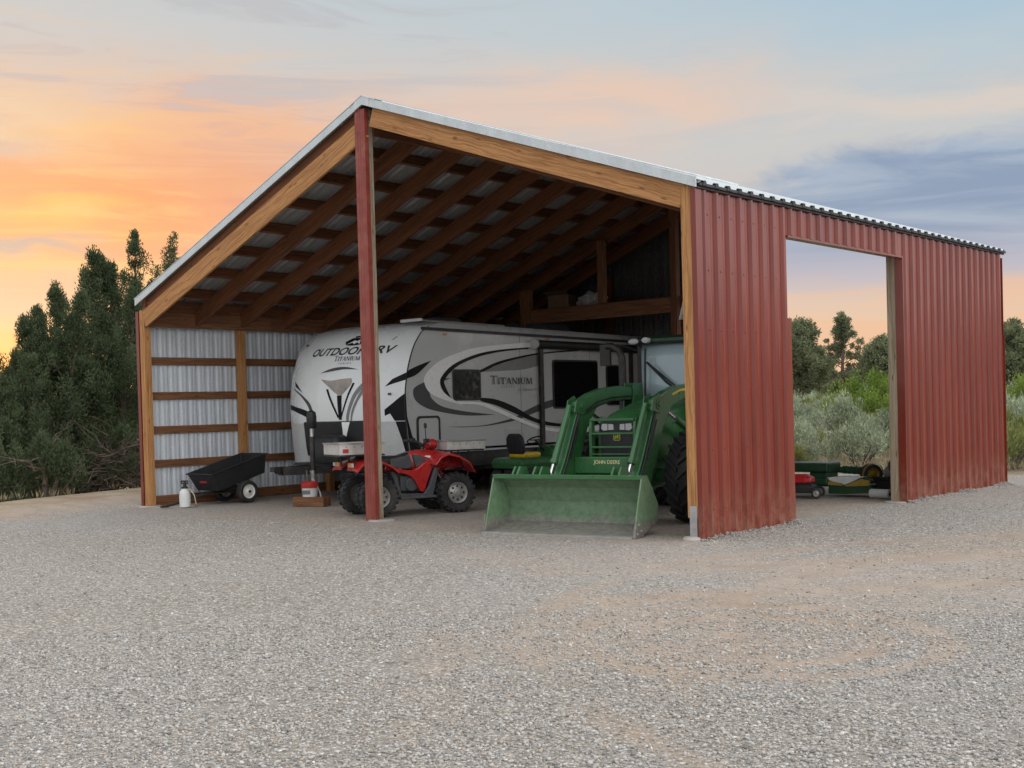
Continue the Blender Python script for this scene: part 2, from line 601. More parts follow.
def copy_tree(o, parent=None):
    c_ = o.copy()
    COL.objects.link(c_)
    if parent is not None:
        c_.parent = parent
    for ch in list(o.children):
        copy_tree(ch, c_)
    return c_


def text_mesh(body, size, shear=0., spacing=1., bold=0.):
    cu = bpy.data.curves.new('lettering', 'FONT')
    cu.body = body
    cu.size = size
    cu.shear = shear
    cu.space_character = spacing
    cu.offset = bold
    cu.resolution_u = 3
    o = bpy.data.objects.new('lettering', cu)
    COL.objects.link(o)
    dg = bpy.context.evaluated_depsgraph_get()
    me = bpy.data.meshes.new_from_object(o.evaluated_get(dg))
    vs = [tuple(v.co) for v in me.vertices]
    fs = [tuple(p.vertices) for p in me.polygons]
    bpy.data.objects.remove(o)
    bpy.data.curves.remove(cu)
    bpy.data.meshes.remove(me)
    return vs, fs


def ss(a, b, x):
    t = min(1., max(0., (x-a)/(b-a)))
    return t*t*(3-2*t)


# ------------------------------------------------------------------ ground
LA, LB = Vector((-13.0, -2.3)), Vector((-14.4, 2.2))      # lip of the gravel pad on the left
LD = (LB-LA).normalized()
LN = Vector((-LD.y, LD.x))                                # points outwards (left, away from the camera)


def lip(x, y):
    return (Vector((x, y))-LA).dot(LN)


def ground_z(x, y):
    h = 0.
    l = lip(x, y)
    h += .16*ss(-2.2, -.2, l)*ss(-6, -1, y+0)             # low dirt berm at the lip
    h -= 1.25*ss(.3, 4.5, l)*ss(45, 22, y)
    b = (ss(12.5, 26., y)*.55 + ss(24., 62., y)*.75)*ss(-70, -38, x)
    h += b
    r_ = math.hypot(x, y)
    h += 3.0*ss(150, 700, r_)*(1 if x > -60 else .3)
    if r_ > 16 or l > 1 or y > 12.5:
        h += mnoise.noise((x*.16, y*.16, 3.))*.16*min(1, max(0, (r_-12)/10))
    return h


def axis(lo, hi, step, far):
    a = list(np.arange(lo, hi+1e-6, step))
    p, q, dlt = [], [], step
    x = hi
    while x < far:
        dlt *= 1.22
        x += dlt
        p.append(x)
    dlt, x = step, lo
    while x > -far:
        dlt *= 1.22
        x -= dlt
        q.append(x)
    return q[::-1]+a+p


GX, GY = axis(-22, 12, .25, 1500), axis(-13, 20, .25, 1500)
vs = [(x, y, ground_z(x, y)) for y in GY for x in GX]
nx_ = len(GX)
fs = [(j*nx_+i, j*nx_+i+1, (j+1)*nx_+i+1, (j+1)*nx_+i) for j in range(len(GY)-1) for i in range(nx_-1)]
me = bpy.data.meshes.new('ground')
me.from_pydata(vs, [], fs)
at = me.attributes.new('pad', 'FLOAT', 'POINT')
at2 = me.attributes.new('dust', 'FLOAT', 'POINT')


def inbarn(x, y):
    return ss(-12, -11, x)*ss(.4, -.3, x)*ss(-.6, .6, y)*ss(11.5, 10.3, y)


padv, dustv = [], []
for x, y, z in vs:
    l = lip(x, y)
    p = ss(-.2, -1.3, l)*ss(13.6, 11.8, y-.15*x)
    padv.append(p)
    du = .85*ss(-3.0, -.6, l)                              # sandy shoulder by the junipers
    du = max(du, .5*ss(1.9, .5, abs(y+1.9-.10*x))*ss(-4, 0, x))      # dusty track past the near corner
    du = max(du, .50*ss(2.6, .6, abs(x-3.2-.12*(y+2)))*ss(-9.5, -5, y)*ss(9, 2, y))
    du = max(du, .55*inbarn(x, y), .5*ss(1.2, .2, abs(y+.35))*ss(-12.5, -11, x)*ss(2, 0, x))
    du = max(du, .26*ss(.8, .1, abs(y+3.3+.25*x))*ss(2, -2, x), .27*ss(2.0, .5, math.hypot(x-3.6, y+4.6)))
    dustv.append(du)
at.data.foreach_set('value', padv)
at2.data.foreach_set('value', dustv)
me.shade_smooth()


# wheel ruts: (circle centre x, y, radius, half width, strength)
RUTS = [(3.5, -4.75, .82, .10, .75), (3.5, -4.75, 1.22, .11, .65), (6.5, -2.2, 4.1, .17, .5), (6.5, -2.2, 5.5, .18, .5), (-6, -14., 11.2, .2, .25), (-6, -14, 12.6, .2, .25), (30, -30, 38.5, .25, .3), (30, -30, 40.1, .25, .3)]


def ground_mat():
    m, t, b = bsdf('gravel_yard')
    g = t.node('ShaderNodeNewGeometry').outputs['Position']
    A = t.node('ShaderNodeAttribute', attribute_name='pad').outputs['Fac']
    Dd = t.node('ShaderNodeAttribute', attribute_name='dust').outputs['Fac']
    w = t.vm('ADD', g, t.vm('MULTIPLY', t.node('ShaderNodeTexNoise').outputs['Color'], (0., 0., 0.)))
    v1 = t.voro(g, 34.)
    v2 = t.voro(t.vm('ADD', g, (3.1, 7.7, .4)), 62.)
    cr = t.node('ShaderNodeSeparateColor')
    t.put(cr.inputs[0], v1.outputs['Color'])
    cr2 = t.node('ShaderNodeSeparateColor')
    t.put(cr2.inputs[0], v2.outputs['Color'])
    stops = [(0., (.13, .123, .113)), (.2, (.30, .283, .26)), (.45, (.46, .44, .41)), (.7, (.61, .592, .565)), (.88, (.46, .385, .31)), (1., (.82, .81, .78))]
    c1 = t.ramp(cr.outputs[0], stops)
    c2 = t.ramp(cr2.outputs[1], stops)
    pick = t.rng(cr.outputs[1], .45, .55)
    c = t.mix(pick, c1, c2)
    sep = t.node('ShaderNodeSeparateXYZ')
    t.put(sep.inputs[0], g)
    wob = t.noise(g, .9, 3)
    ruts = None
    for cx_, cy_, rr_, ww_, am_ in RUTS:
        dx_, dy_ = t.m('SUBTRACT', sep.outputs[0], cx_), t.m('SUBTRACT', sep.outputs[1], cy_)
        dd_ = t.m('SQRT', t.m('ADD', t.m('MULTIPLY', dx_, dx_), t.m('MULTIPLY', dy_, dy_)))
        q_ = t.m('DIVIDE', t.m('SUBTRACT', t.m('ADD', dd_, t.m('MULTIPLY', wob, .25)), rr_+.125), ww_)
        e_ = t.m('MULTIPLY', t.m('EXPONENT', t.m('MULTIPLY', t.m('MULTIPLY', q_, q_), -1.)), am_)
        ruts = e_ if ruts is None else t.m('MAXIMUM', ruts, e_)
    ruts = t.m('MULTIPLY', ruts, t.rng(t.noise(g, .7, 3), .32, .55))
    gap = t.m('MAXIMUM', t.rng(v1.outputs['Distance'], .36, .62), t.m('MULTIPLY', pick, t.rng(v2.outputs['Distance'], .36, .62)))
    fines = t.mix(t.rng(t.noise(g, 60., 4), .3, .7), (.16, .145, .125), (.28, .25, .21))
    c = t.mix(t.m('MULTIPLY', gap, .75), c, fines)
    # fine dusty tracks: soil packed between and over the stones
    big = t.noise(g, .55, 5, .6)
    mid = t.noise(g, 2.6, 5, .65)
    fine = t.noise(g, 26., 4, .7)
    soil = t.mix(t.rng(mid, .3, .7), (.275, .198, .138), (.375, .285, .21))
    dm = t.m('ADD', t.m('ADD', Dd, ruts), t.m('MULTIPLY', t.m('SUBTRACT', t.m('ADD', t.m('MULTIPLY', big, .55), t.m('MULTIPLY', mid, .45)), .5), .9))
    dm = t.rng(t.m('ADD', dm, t.m('MULTIPLY', t.m('SUBTRACT', fine, .5), .7)), .22, .8)
    c = t.mix(t.m('MULTIPLY', dm, .8), c, soil)
    # broad tone changes where the stone is cleaner or greyer
    c = t.mix(t.m('MULTIPLY', t.rng(t.noise(g, .23, 4), .35, .65), .22), c, (.42, .42, .43))
    # beyond the pad: bare reddish soil with litter
    nat = t.mix(t.rng(t.noise(g, 1.2, 6, .7), .35, .65), (.27, .20, .145), (.36, .31, .22))
    nat = t.mix(t.m('MULTIPLY', t.rng(t.noise(g, 9., 5, .7), .5, .7), .6), nat, (.17, .16, .10))
    pm = t.rng(t.m('ADD', A, t.m('MULTIPLY', t.m('SUBTRACT', mid, .5), .8)), .35, .65)
    c = t.mix(pm, nat, c)
    t.put(b.inputs['Base Color'], c)
    b.inputs['Roughness'].default_value = .92
    b.inputs['Specular IOR Level'].default_value = .25
    h1 = t.rng(v1.outputs['Distance'], .1, .65, 1., 0.)
    h2 = t.rng(v2.outputs['Distance'], .1, .65, .5, 0.)
    h = t.m('MULTIPLY', t.m('MAXIMUM', h1, h2), t.m('SUBTRACT', 1., t.m('MULTIPLY', dm, .7)))
    h = t.m('ADD', h, t.m('MULTIPLY', fine, .35))
    nb = t.bump(h, .9, .016)
    nb2 = t.bump(t.m('ADD', big, t.m('MULTIPLY', mid, .3)), .5, .08, nb)
    t.put(b.inputs['Normal'], nb2)


ground_mat()
me.materials.append(MATS['gravel_yard'])
go = bpy.data.objects.new('ground', me)
COL.objects.link(go)
go['kind'] = 'structure'

# ------------------------------------------------------------------ the pole barn
XL, XR, XRG, LEN = -11.55, 0., -5.48, 9.97
ZRG, KL, KR = 6.14, .3987, .352


def roof_z(x):
    return ZRG+KL*(x-XRG) if x < XRG else ZRG-KR*(x-XRG)


barn = thing('pole_barn', 'red steel sided pole barn with open gable front, bare timber posts and pale roof edge', 'barn', (0, 0, 0))


def rib_profile(a0, a1, pitch=.267, h=.034, start=.06):
    """(along, out) points of a ribbed steel sheet"""
    pts = [(a0, 0.)]
    a = a0+start
    while a+.075 < a1:
        pts += [(a, 0.), (a+.022, h), (a+.062, h), (a+.096, 0.)]
        m_ = a+.096+(pitch-.096)/2
        if m_+.02 < a1:
            pts += [(m_-.014, 0.), (m_, .005), (m_+.014, 0.)]
        a += pitch
    pts.append((a1, 0.))
    return pts


def wall_sheet(a0, a1, z0, z1, fixed, ax, out, start=.06, zr=None, pitch=.267, h=.034, screws=False):
    """upright ribbed sheet; ax='y' at x=fixed or ax='x' at y=fixed; out = sign of the rib direction; zr(a) = top height"""
    pr = rib_profile(a0, a1, pitch, h, start)
    m = MB()
    zs = [0., .25, .5, .75, 1.]
    vs_, fs_ = [], []
    for fz in zs:
        for a, o in pr:
            zt = zr(a) if zr else z1
            z = z0+(zt-z0)*fz
            vs_.append((fixed+out*o, a, z) if ax == 'y' else (a, fixed+out*o, z))
    k = len(pr)
    for i in range(len(zs)-1):
        for j in range(k-1):
            fs_.append((i*k+j, i*k+j+1, (i+1)*k+j+1, (i+1)*k+j))
    m.add(vs_, fs_)
    if screws:
        a = a0+start+.096+.03
        while a < a1-.02:
            for z in (.35, 1.05, 1.75, 2.45, 3.15, 3.8):
                if z0 < z < (zr(a) if zr else z1):
                    m.lathe([(.011, .002), (.011, .007), (.006, .011)], (fixed, a, z), 'x', 6)
            a += pitch
    return m


# right wall, red: near piece, header over the opening, far piece. Two courses, the lower lapped under the upper
YD0, YD1, ZD = 2.16, 5.70, 3.73
wall_sheet(.09, YD0, -.12, roof_z(.1)-.055, .072, 'y', 1, screws=True).build('wall_panel', 'red_steel', barn, solid=.004)
wall_sheet(YD0+.002, YD0+.10, -.12, 2.66, .072, 'y', 1).build('wall_panel', 'red_steel', barn, solid=.004)
wall_sheet(YD0, YD1+.03, ZD, roof_z(.1)-.055, .075, 'y', 1).build('header_panel', 'red_steel', barn, solid=.004)
wall_sheet(YD1+.03, LEN, -.1, roof_z(.1)-.055, .072, 'y', 1, screws=True).build('wall_panel', 'red_steel', barn, solid=.004)
wall_sheet(LEN+.002, LEN+.05, -.1, 2.66, .072, 'y', 1).build('wall_panel', 'red_steel', barn, solid=.004)
# left wall: bare steel inside, red outside
wall_sheet(.1, LEN, .02, 3.68, -11.63, 'y', -1, pitch=.2, h=.016).build('inner_wall_panel', 'galvanised', barn, solid=.004)
wall_sheet(.1, LEN, .02, 3.68, -11.665, 'y', -1).build('wall_panel', 'red_steel', barn, solid=.004)
# back gable: closed on the left, open on the right
wall_sheet(XL, -4.5, .02, 0, LEN+.06, 'x', 1, zr=lambda a: roof_z(a)-.02).build('back_wall_panel', 'shaded_sheet', barn, solid=.004)
wall_sheet(XL, -4.5, .02, 0, LEN+.10, 'x', 1, zr=lambda a: roof_z(a)-.02).build('wall_panel', 'red_steel', barn, solid=.004)


def post(x, y, z0, z1, mat='fir_wood', w=.14, name='post'):
    return MB().beam((x, y, z0), (x, y, z1), w, w, (0, 1, 0)).build(name, mat, barn, bevel=.006)


post(XL+.02, .07, -.15, roof_z(XL)-.2)
for y in (2.12, 4.24, 6.36, 8.4, LEN-.07):
    post(XL+.03, y, -.15, 3.4)
post(-5.55, .07, -.1, ZRG-.13, 'weathered_wood')
post(XRG, 8.0, -.1, ZRG-.45, 'rafter_wood')
post(-.038, .062, .26, roof_z(0)-.085)
post(-.075, YD0-.1, -.1, 3.8)
post(-.09, YD1+.08, -.05, 3.8, 'weathered_wood')
post(-.075, LEN-.07, -.1, 3.85)
post(-4.6, LEN-.07, -.1, roof_z(-4.6)-.5)
post(XRG-3, LEN-.07, -.1, roof_z(XRG-3)-.45, 'rafter_wood')
# red steel cladding folded round the ridge post
m = MB()
m.prism([(-5.68, -.008), (-5.68, -.03), (-5.474, -.03), (-5.474, -.008)], 'xy', -.05, ZRG-.14)
for xx in (-5.645, -5.59, -5.535):
    m.prism([(xx-.014, -.03), (xx-.007, -.038), (xx+.007, -.038), (xx+.014, -.03)], 'xy', -.05, ZRG-.14)
m.bb(-5.684, -5.68, -.008, .15, -.05, ZRG-.14)
m.build('post_cladding', 'red_paint', barn)
MB().bb(-5.474, -5.467, -.03, .045, -.05, ZRG-.14).build('post_cladding_edge', 'red_paint', barn)
# corner trims
m = MB()
m.bb(.034, .09, -.012, .0, -.1, roof_z(0)-.10)
m.bb(.09, .10, -.012, .12, -.1, roof_z(0)-.12)
m.build('corner_trim', 'red_steel', barn)
m = MB()
m.bb(-11.69, -11.615, -.012, .0, -.05, roof_z(XL)-.22)
m.bb(-11.70, -11.69, -.012, .14, -.05, roof_z(XL)-.22)
m.build('corner_trim', 'red_steel', barn)
MB().bb(.066, .104, LEN+.052, LEN+.062, -.1, 2.66).bb(.066, .104, LEN+.001, LEN+.012, 2.664, 4.02).build('corner_trim', 'red_steel', barn)
m = MB()
m.bb(-.02, .103, YD1+.004, YD1+.028, -.05, ZD)
m.build('jamb_trim', 'red_steel', barn)
MB().bb(-.02, .103, YD0+.002, YD1, ZD-.03, ZD-.003).build('header_trim', 'red_steel', barn)
# timber framing of the left wall
MB().beam((XL+.125, .0, 3.355), (XL+.125, LEN, 3.355), .045, .27).build('header_beam', 'girt_wood', barn, bevel=.004)
for z in (.76, 1.37, 1.99, 2.62):
    MB().beam((XL-.052, .142, z), (XL-.052, LEN, z), .04, .14).build('girt', 'girt_wood', barn, bevel=.004)
MB().beam((XL-.03, .142, .09), (XL-.03, LEN, .09), .04, .19).build('skirt_board', 'girt_wood', barn, bevel=.004)
MB().beam((-.03, .16, 3.89), (-.03, LEN, 3.89), .045, .28).build('header_beam', 'girt_wood', barn, bevel=.004)
for z in (.7, 1.4, 2.1, 2.8):
    MB().beam((.03, .16, z), (.03, YD0-.03, z), .04, .14).build('girt', 'girt_wood', barn)
    MB().beam((.03, YD1+.16, z), (.03, LEN-.01, z), .04, .14).build('girt', 'girt_wood', barn)
MB().beam((XL+.125, .0, 3.595), (XL+.125, LEN, 3.595), .04, .20).build('eave_blocking', 'rafter_wood', barn)
nl, nr = Vector((-KL, 0, 1)).normalized(), Vector((KR, 0, 1)).normalized()


def slope_beam(x0, x1, y, drop, w, h, name, mat):
    up = nl if (x0+x1)/2 < XRG else nr
    return MB().beam((x0, y, roof_z(x0)-drop), (x1, y, roof_z(x1)-drop), w, h, up).build(name, mat, barn, bevel=.004)


slope_beam(XL+.1, XRG-.03, .02, .40, .045, .30, 'rake_beam', 'fir_wood')
slope_beam(XL+.02, XRG-.02, .055, .17, .03, .22, 'rake_blocking', 'rafter_wood')
slope_beam(XRG+.12, -.08, .022, .235, .045, .27, 'rake_beam', 'fir_wood')
for y in [1.08+1.02*i for i in range(9)]:
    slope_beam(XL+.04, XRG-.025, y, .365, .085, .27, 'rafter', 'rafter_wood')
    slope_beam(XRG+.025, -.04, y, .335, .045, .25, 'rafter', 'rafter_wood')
for i in range(8):
    s_ = .16+.825*i
    if s_ > 6.35:
        continue
    x = XRG-s_/math.hypot(1, KL)
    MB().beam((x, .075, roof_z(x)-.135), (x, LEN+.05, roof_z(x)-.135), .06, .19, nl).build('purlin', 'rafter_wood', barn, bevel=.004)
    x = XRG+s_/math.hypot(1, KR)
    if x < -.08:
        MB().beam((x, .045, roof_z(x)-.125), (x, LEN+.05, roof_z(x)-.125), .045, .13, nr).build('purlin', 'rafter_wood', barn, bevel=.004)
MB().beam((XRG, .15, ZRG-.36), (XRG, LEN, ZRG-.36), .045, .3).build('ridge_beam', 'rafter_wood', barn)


def roof_sheet(x0, x1, name):
    pr = rib_profile(-.04, LEN+.05)
    m_ = MB()
    vs_, fs_ = [], []
    nn = nl if x0 < XRG else nr
    N = 5
    for i in range(N):
        x = x0+(x1-x0)*i/(N-1)
        for a, o in pr:
            p = Vector((x, a, roof_z(x)-.03))+nn*o
            vs_.append(p)
    k = len(pr)
    for i in range(N-1):
        for j in range(k-1):
            fs_.append((i*k+j, i*k+j+1, (i+1)*k+j+1, (i+1)*k+j))
    m_.add(vs_, fs_)
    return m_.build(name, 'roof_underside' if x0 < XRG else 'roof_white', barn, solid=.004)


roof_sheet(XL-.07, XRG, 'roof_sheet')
roof_sheet(XRG+.001, .14, 'roof_sheet')
# pale rake trim, ridge cap
for x0, x1, nn in ((XL-.09, XRG+.008, nl), (XRG-.008, .15, nr)):
    m = MB()
    a0, a1 = Vector((x0, 0, roof_z(x0))), Vector((x1, 0, roof_z(x1)))
    if x0 < XRG:
        a1.x -= .0
    for off, hh, y0, y1 in ((-.025, .125, -.062, -.046), (.044, .012, -.062, .10)):
        p, q = a0+nn*off, a1+nn*off
        m.add([(v.x, y, (v+nn*k).z) for v in (p, q) for y in (y0, y1) for k in (-hh/2, hh/2)],
              [(0, 1, 3, 2), (4, 6, 7, 5), (0, 4, 5, 1), (2, 3, 7, 6), (1, 5, 7, 3), (0, 2, 6, 4)])
    m.build('rake_trim', 'roof_white', barn)
MB().prism([(XRG-.16, roof_z(XRG-.16)+.03), (XRG, ZRG+.055), (XRG+.16, roof_z(XRG+.16)+.03), (XRG+.16, roof_z(XRG+.16)-.085), (XRG, ZRG-.09), (XRG-.16, roof_z(XRG-.16)-.085)], 'xz', -.0625, -.069).build('ridge_end', 'roof_white', barn)
m = MB()
prof = [(XRG-.27, roof_z(XRG-.27)+.012), (XRG-.25, roof_z(XRG-.25)+.028), (XRG-.05, ZRG+.012), (XRG, ZRG+.032), (XRG+.05, ZRG+.012), (XRG+.25, roof_z(XRG+.25)+.028), (XRG+.27, roof_z(XRG+.27)+.012)]
prof = [(a, b+.012) for a, b in prof]
m.prism(prof+[(a, b-.012) for a, b in prof[::-1]], 'xz', -.075, LEN+.07)
m.build('ridge_cap', 'roof_white', barn)
# black eave closure with the rib ends poking out
m = MB()
xe = .14
m.bb(.10, .125, .0, LEN+.05, roof_z(xe)-.085, roof_z(xe)-.03)
m.build('eave_trim', 'black_trim', barn)
m = MB()
y = .06
while y < LEN-.05:
    ze = roof_z(xe)
    m.prism([(y-.004, ze-.055), (y+.024, ze+.002), (y+.066, ze+.002), (y+.094, ze-.055)], 'yz', .13, .165)
    y += .267
m.bb(.13, .158, .0, LEN+.05, roof_z(xe)-.06, roof_z(xe)-.028)
m.build('eave_closure', 'black_trim', barn)
# footings and post base at the near corner
MB().lathe([(.13, -.2), (.14, .01), (.115, .04), (.07, .045)], (-.05, .02, 0), 'z', 9).build('concrete_footing', 'concrete', barn, smooth=40)
m = MB()
m.bb(-.075, .024, -.018, -.010, .04, .40)
m.bb(-.075, .024, -.010, .12, .04, .052)
m.bb(-.067, .018, .0, .10, .052, .262)
for z in (.14, .22, .33):
    m.lathe([(.012, 0), (.012, -.008)], (-.026, -.018, z), 'y', 8)
m.build('post_bracket', 'steel', barn)
for x, y in ((XRG+.05, .05), (XL+.02, .06), (-.09, YD1+.08)):
    MB().lathe([(.2, -.2), (.2, .008), (.18, .02)], (x, y, 0), 'z', 18).build('concrete_footing', 'concrete', barn, smooth=40)
# loft at the back
MB().beam((-9.35, 8.0, 3.53), (-5.47, 8.0, 3.53), .06, .29).build('loft_beam', 'girt_wood', barn, bevel=.004)
MB().bb(-9.3, -4.62, 8.04, LEN-.02, 3.66, 3.70).build('loft_deck', 'rafter_wood', barn)
MB().beam((-7.25, 8.0, 3.70), (-7.25, 8.0, roof_z(-7.25)-.46), .14, .14, (0, 1, 0)).build('loft_post', 'girt_wood', barn, bevel=.005)
MB().beam((-9.3, 8.0, 3.0), (-9.3, 8.0, 4.12), .30, .09, (0, 1, 0)).build('loft_post', 'girt_wood', barn, bevel=.005)
for x, y in ((-11.3, 1.08), (-11.3, 2.1), (-11.3, 3.12)):
    MB().bb(x-.02, x+.02, y-.03, y+.035, 3.36, 3.46).build('rafter_tie', 'steel', barn)


# ------------------------------------------------------------------ travel trailer
TR = thing('travel_trailer', 'grey and white travel trailer with black swoosh graphics parked nose out in the barn', 'travel trailer', (-8.95, 2.7, 0))


def tmb():
    m = MB()
    m.M = Matrix.Translation((8.95, -2.7, 0))
    return m


XC, HW = -8.95, 1.36
ZK = [.7, 1.1, 1.5, 1.9, 2.34, 2.7, 2.95, 3.1, 3.19]
YK = [2.74, 2.69, 2.66, 2.66, 2.74, 2.88, 3.05, 3.3, 3.7]
BK = [.40, .42, .44, .45, .44, .42, .36, .32, .32]
ZS = list(np.linspace(.7, 2.9, 23))+[2.98, 3.04, 3.09, 3.13, 3.16, 3.19]


def cap_hw(z):
    return HW*float(np.interp(z, [2.9, 3.04, 3.13, 3.19], [1, .992, .97, .93]))


def yk(z):
    # smoothed knots
    return sum(float(np.interp(z+o, ZK, YK)) for o in (-.12, -.06, 0, .06, .12))/5 if z < 2.95 else float(np.interp(z, ZK, YK))


def cap_y(x, z):
    q = max(-1., min(1., (x-XC)/cap_hw(z)))
    return yk(z)-float(np.interp(z, ZK, BK))*(1-abs(q)**2.2)-.34*(1-q)/2


YE = 9.95
zr_ = lambda z: .84+(z-.84)*.955


def ring(front):
    p = [(s_*cap_hw(z)+XC, (cap_y(s_*cap_hw(z)+XC, z) if front else YE), (z if front else zr_(z))) for s_, zz in ((1, ZS), (-1, ZS[::-1])) for z in zz if z > .83]
    return p


m = tmb()
m.loft([ring(True), ring(False)], caps=False)
k_ = len(ring(True))
m.add(ring(False), [tuple(range(k_))])
m.build('body', 'trailer_grey', TR, smooth=30)


def cap_piece(z0, z1, name, mat, close_top=False):
    m = tmb()
    zz = [z0]+[z for z in ZS if z0 < z < z1]+[z1]
    N = 40
    vs_ = []
    for z in zz:
        for i in range(N+1):
            t = -1+2*i/N
            t = math.copysign(abs(t)**.8, t)
            x = XC+cap_hw(z)*t*1.003
            vs_.append((x, cap_y(x, z), z))
    fs_ = [(r*(N+1)+i, r*(N+1)+i+1, (r+1)*(N+1)+i+1, (r+1)*(N+1)+i) for r in range(len(zz)-1) for i in range(N)]
    if close_top:
        o = (len(zz)-1)*(N+1)
        fs_.append(tuple(range(o, o+N+1)))
    m.add(vs_, fs_)
    return m.build(name, mat, TR, smooth=50)


cap_piece(1.42, 3.19, 'front_cap', 'cap_white', True)
cap_piece(.7, 1.42, 'lower_cap', 'trailer_lower')
xs = XC+HW
# gutter, corner mouldings, skirt, chassis
tmb().beam((xs+.008, 3.1, 3.05), (xs+.008, YE, 2.95), .03, .05).build('roof_gutter', 'black_trim', TR)
m = tmb()
m.loft([[(xs+.006, yk(z)-.012, z), (xs+.006, yk(z)+.012, z), (xs-.004, yk(z)+.012, z), (xs-.004, yk(z)-.012, z)] for z in ZS if z < 3.1])
m.build('corner_moulding', 'black_trim', TR)
tmb().bb(XC-HW+.06, xs-.06, 2.95, YE-.1, .55, .86).build('chassis', 'black_steel', TR)
tmb().bb(XC-1.0, XC+1.0, 3.3, YE-.3, .45, .6).build('underbelly', 'black_steel', TR)
tmb().beam((xs+.004, 3.05, .845), (xs+.004, YE, .83), .012, .035).build('side_moulding', 'trailer_lower', TR)


def side(poly, name, mat, lift=.003):
    m = tmb()
    m.prism(poly, 'yz', xs-.006, xs+lift)
    return m.build(name, mat, TR)


def curve(pts, n=6):
    """closed Catmull-Rom through the points, corners kept where the turn is sharp"""
    P_ = [Vector(p) for p in pts]
    k = len(P_)
    o = []
    for i in range(k):
        p0, p1, p2, p3 = P_[i-1], P_[i], P_[(i+1) % k], P_[(i+2) % k]

        def sharp(a, b, c_):
            u, v = (b-a), (c_-b)
            return u.length < 1e-6 or v.length < 1e-6 or u.normalized().dot(v.normalized()) < .3
        m1 = (p2-p0)*.5 if not sharp(p0, p1, p2) else (p2-p1)
        m2 = (p3-p1)*.5 if not sharp(p1, p2, p3) else (p2-p1)
        for j in range(n):
            t = j/n
            q = p1*(2*t**3-3*t*t+1)+m1*(t**3-2*t*t+t)+p2*(-2*t**3+3*t*t)+m2*(t**3-t*t)
            o.append((q.x, q.y))
    return o


DEC = [
    ('grey_swoosh', 'decal_mid', [(4.61, 2.28), (5.26, 2.45), (5.85, 2.58), (6.47, 2.66), (6.46, 2.44), (5.84, 2.34), (5.25, 2.31)]),
    ('black_swoosh', 'decal_black', [(4.58, 2.31), (5.11, 2.48), (5.86, 2.61), (6.47, 2.68), (7.6, 2.76), (7.6, 2.73), (6.47, 2.65), (5.85, 2.57), (5.18, 2.44), (4.64, 2.28)]),
    ('dark_swoosh', 'decal_grey', [(3.69, 1.29), (4.64, 1.29), (5.51, 1.41), (5.81, 1.52), (6.67, 1.74), (8.0, 1.85), (8.0, 1.77), (6.75, 1.61), (5.96, 1.45), (5.58, 1.36), (4.78, 1.28), (4.16, 1.27)]),
    ('grey_crescent', 'decal_grey', [(3.83, 2.17), (3.34, 2.14), (2.95, 2.03), (2.86, 1.92), (2.94, 1.76), (3.25, 1.62), (3.83, 1.52), (4.3, 1.48), (5.0, 1.48), (4.17, 1.56), (3.58, 1.66), (3.32, 1.8), (3.26, 1.91), (3.4, 2.05)]),
    ('white_swoosh', 'decal_white', [(6.09, 2.87), (5.27, 2.81), (4.42, 2.72), (3.74, 2.55), (3.35, 2.37), (3.14, 2.16), (3.23, 1.94), (3.55, 1.8), (4.11, 1.67), (3.65, 1.89), (3.53, 2.07), (3.6, 2.22), (3.93, 2.42), (4.48, 2.59), (5.19, 2.7), (6.01, 2.77)]),
    ('black_crescent', 'decal_black', [(6.01, 2.77), (5.2, 2.71), (4.55, 2.62), (3.94, 2.44), (3.63, 2.25), (3.54, 2.09), (3.62, 1.93), (3.81, 1.80), (3.66, 2.03), (3.67, 2.16), (4.0, 2.39), (4.55, 2.56), (5.19, 2.67), (6.01, 2.74)]),
    ('white_swoosh', 'decal_white', [(3.97, 1.75), (4.66, 1.71), (5.08, 1.6), (5.66, 1.41), (6.26, 1.24), (6.89, 1.16), (7.55, 1.14), (9.5, 1.3), (9.5, 1.2), (7.54, 1.05), (6.81, 1.1), (6.18, 1.19), (5.58, 1.36), (5.0, 1.54), (4.52, 1.67), (4.04, 1.70)]),
    ('black_swoosh', 'decal_black', [(4.56, 1.81), (5.01, 1.77), (5.52, 1.63), (6.11, 1.4), (6.73, 1.28), (7.39, 1.25), (7.98, 1.27), (9.5, 1.45), (9.5, 1.36), (7.98, 1.19), (7.22, 1.19), (6.57, 1.23), (6.11, 1.32), (5.51, 1.51), (5.01, 1.66), (4.62, 1.74)]),
    ('black_wedge', 'decal_black', [(3.32, 2.48), (2.97, 2.38), (2.75, 2.29), (2.71, 2.16), (2.96, 2.24)]),
]
for i, (nm, mt_, pl) in enumerate(DEC):
    side(curve(pl), nm, mt_, .003+.0015*i)
side([(2.67, 1.9), (2.685, 1.5), (2.80, 1.15), (2.98, .99), (3.02, .86), (2.76, .86), (2.72, 1.1), (2.68, 1.5)], 'black_wedge', 'decal_black', .016)


def rrect(y0, y1, z0, z1, r=.07, n=5):
    o = []
    for cy_, cz_, a0 in ((y1-r, z1-r, 0), (y0+r, z1-r, 90), (y0+r, z0+r, 180), (y1-r, z0+r, 270)):
        for i in range(n+1):
            a = R(a0+90*i/n)
            o.append((cy_+r*math.cos(a), cz_+r*math.sin(a)))
    return o


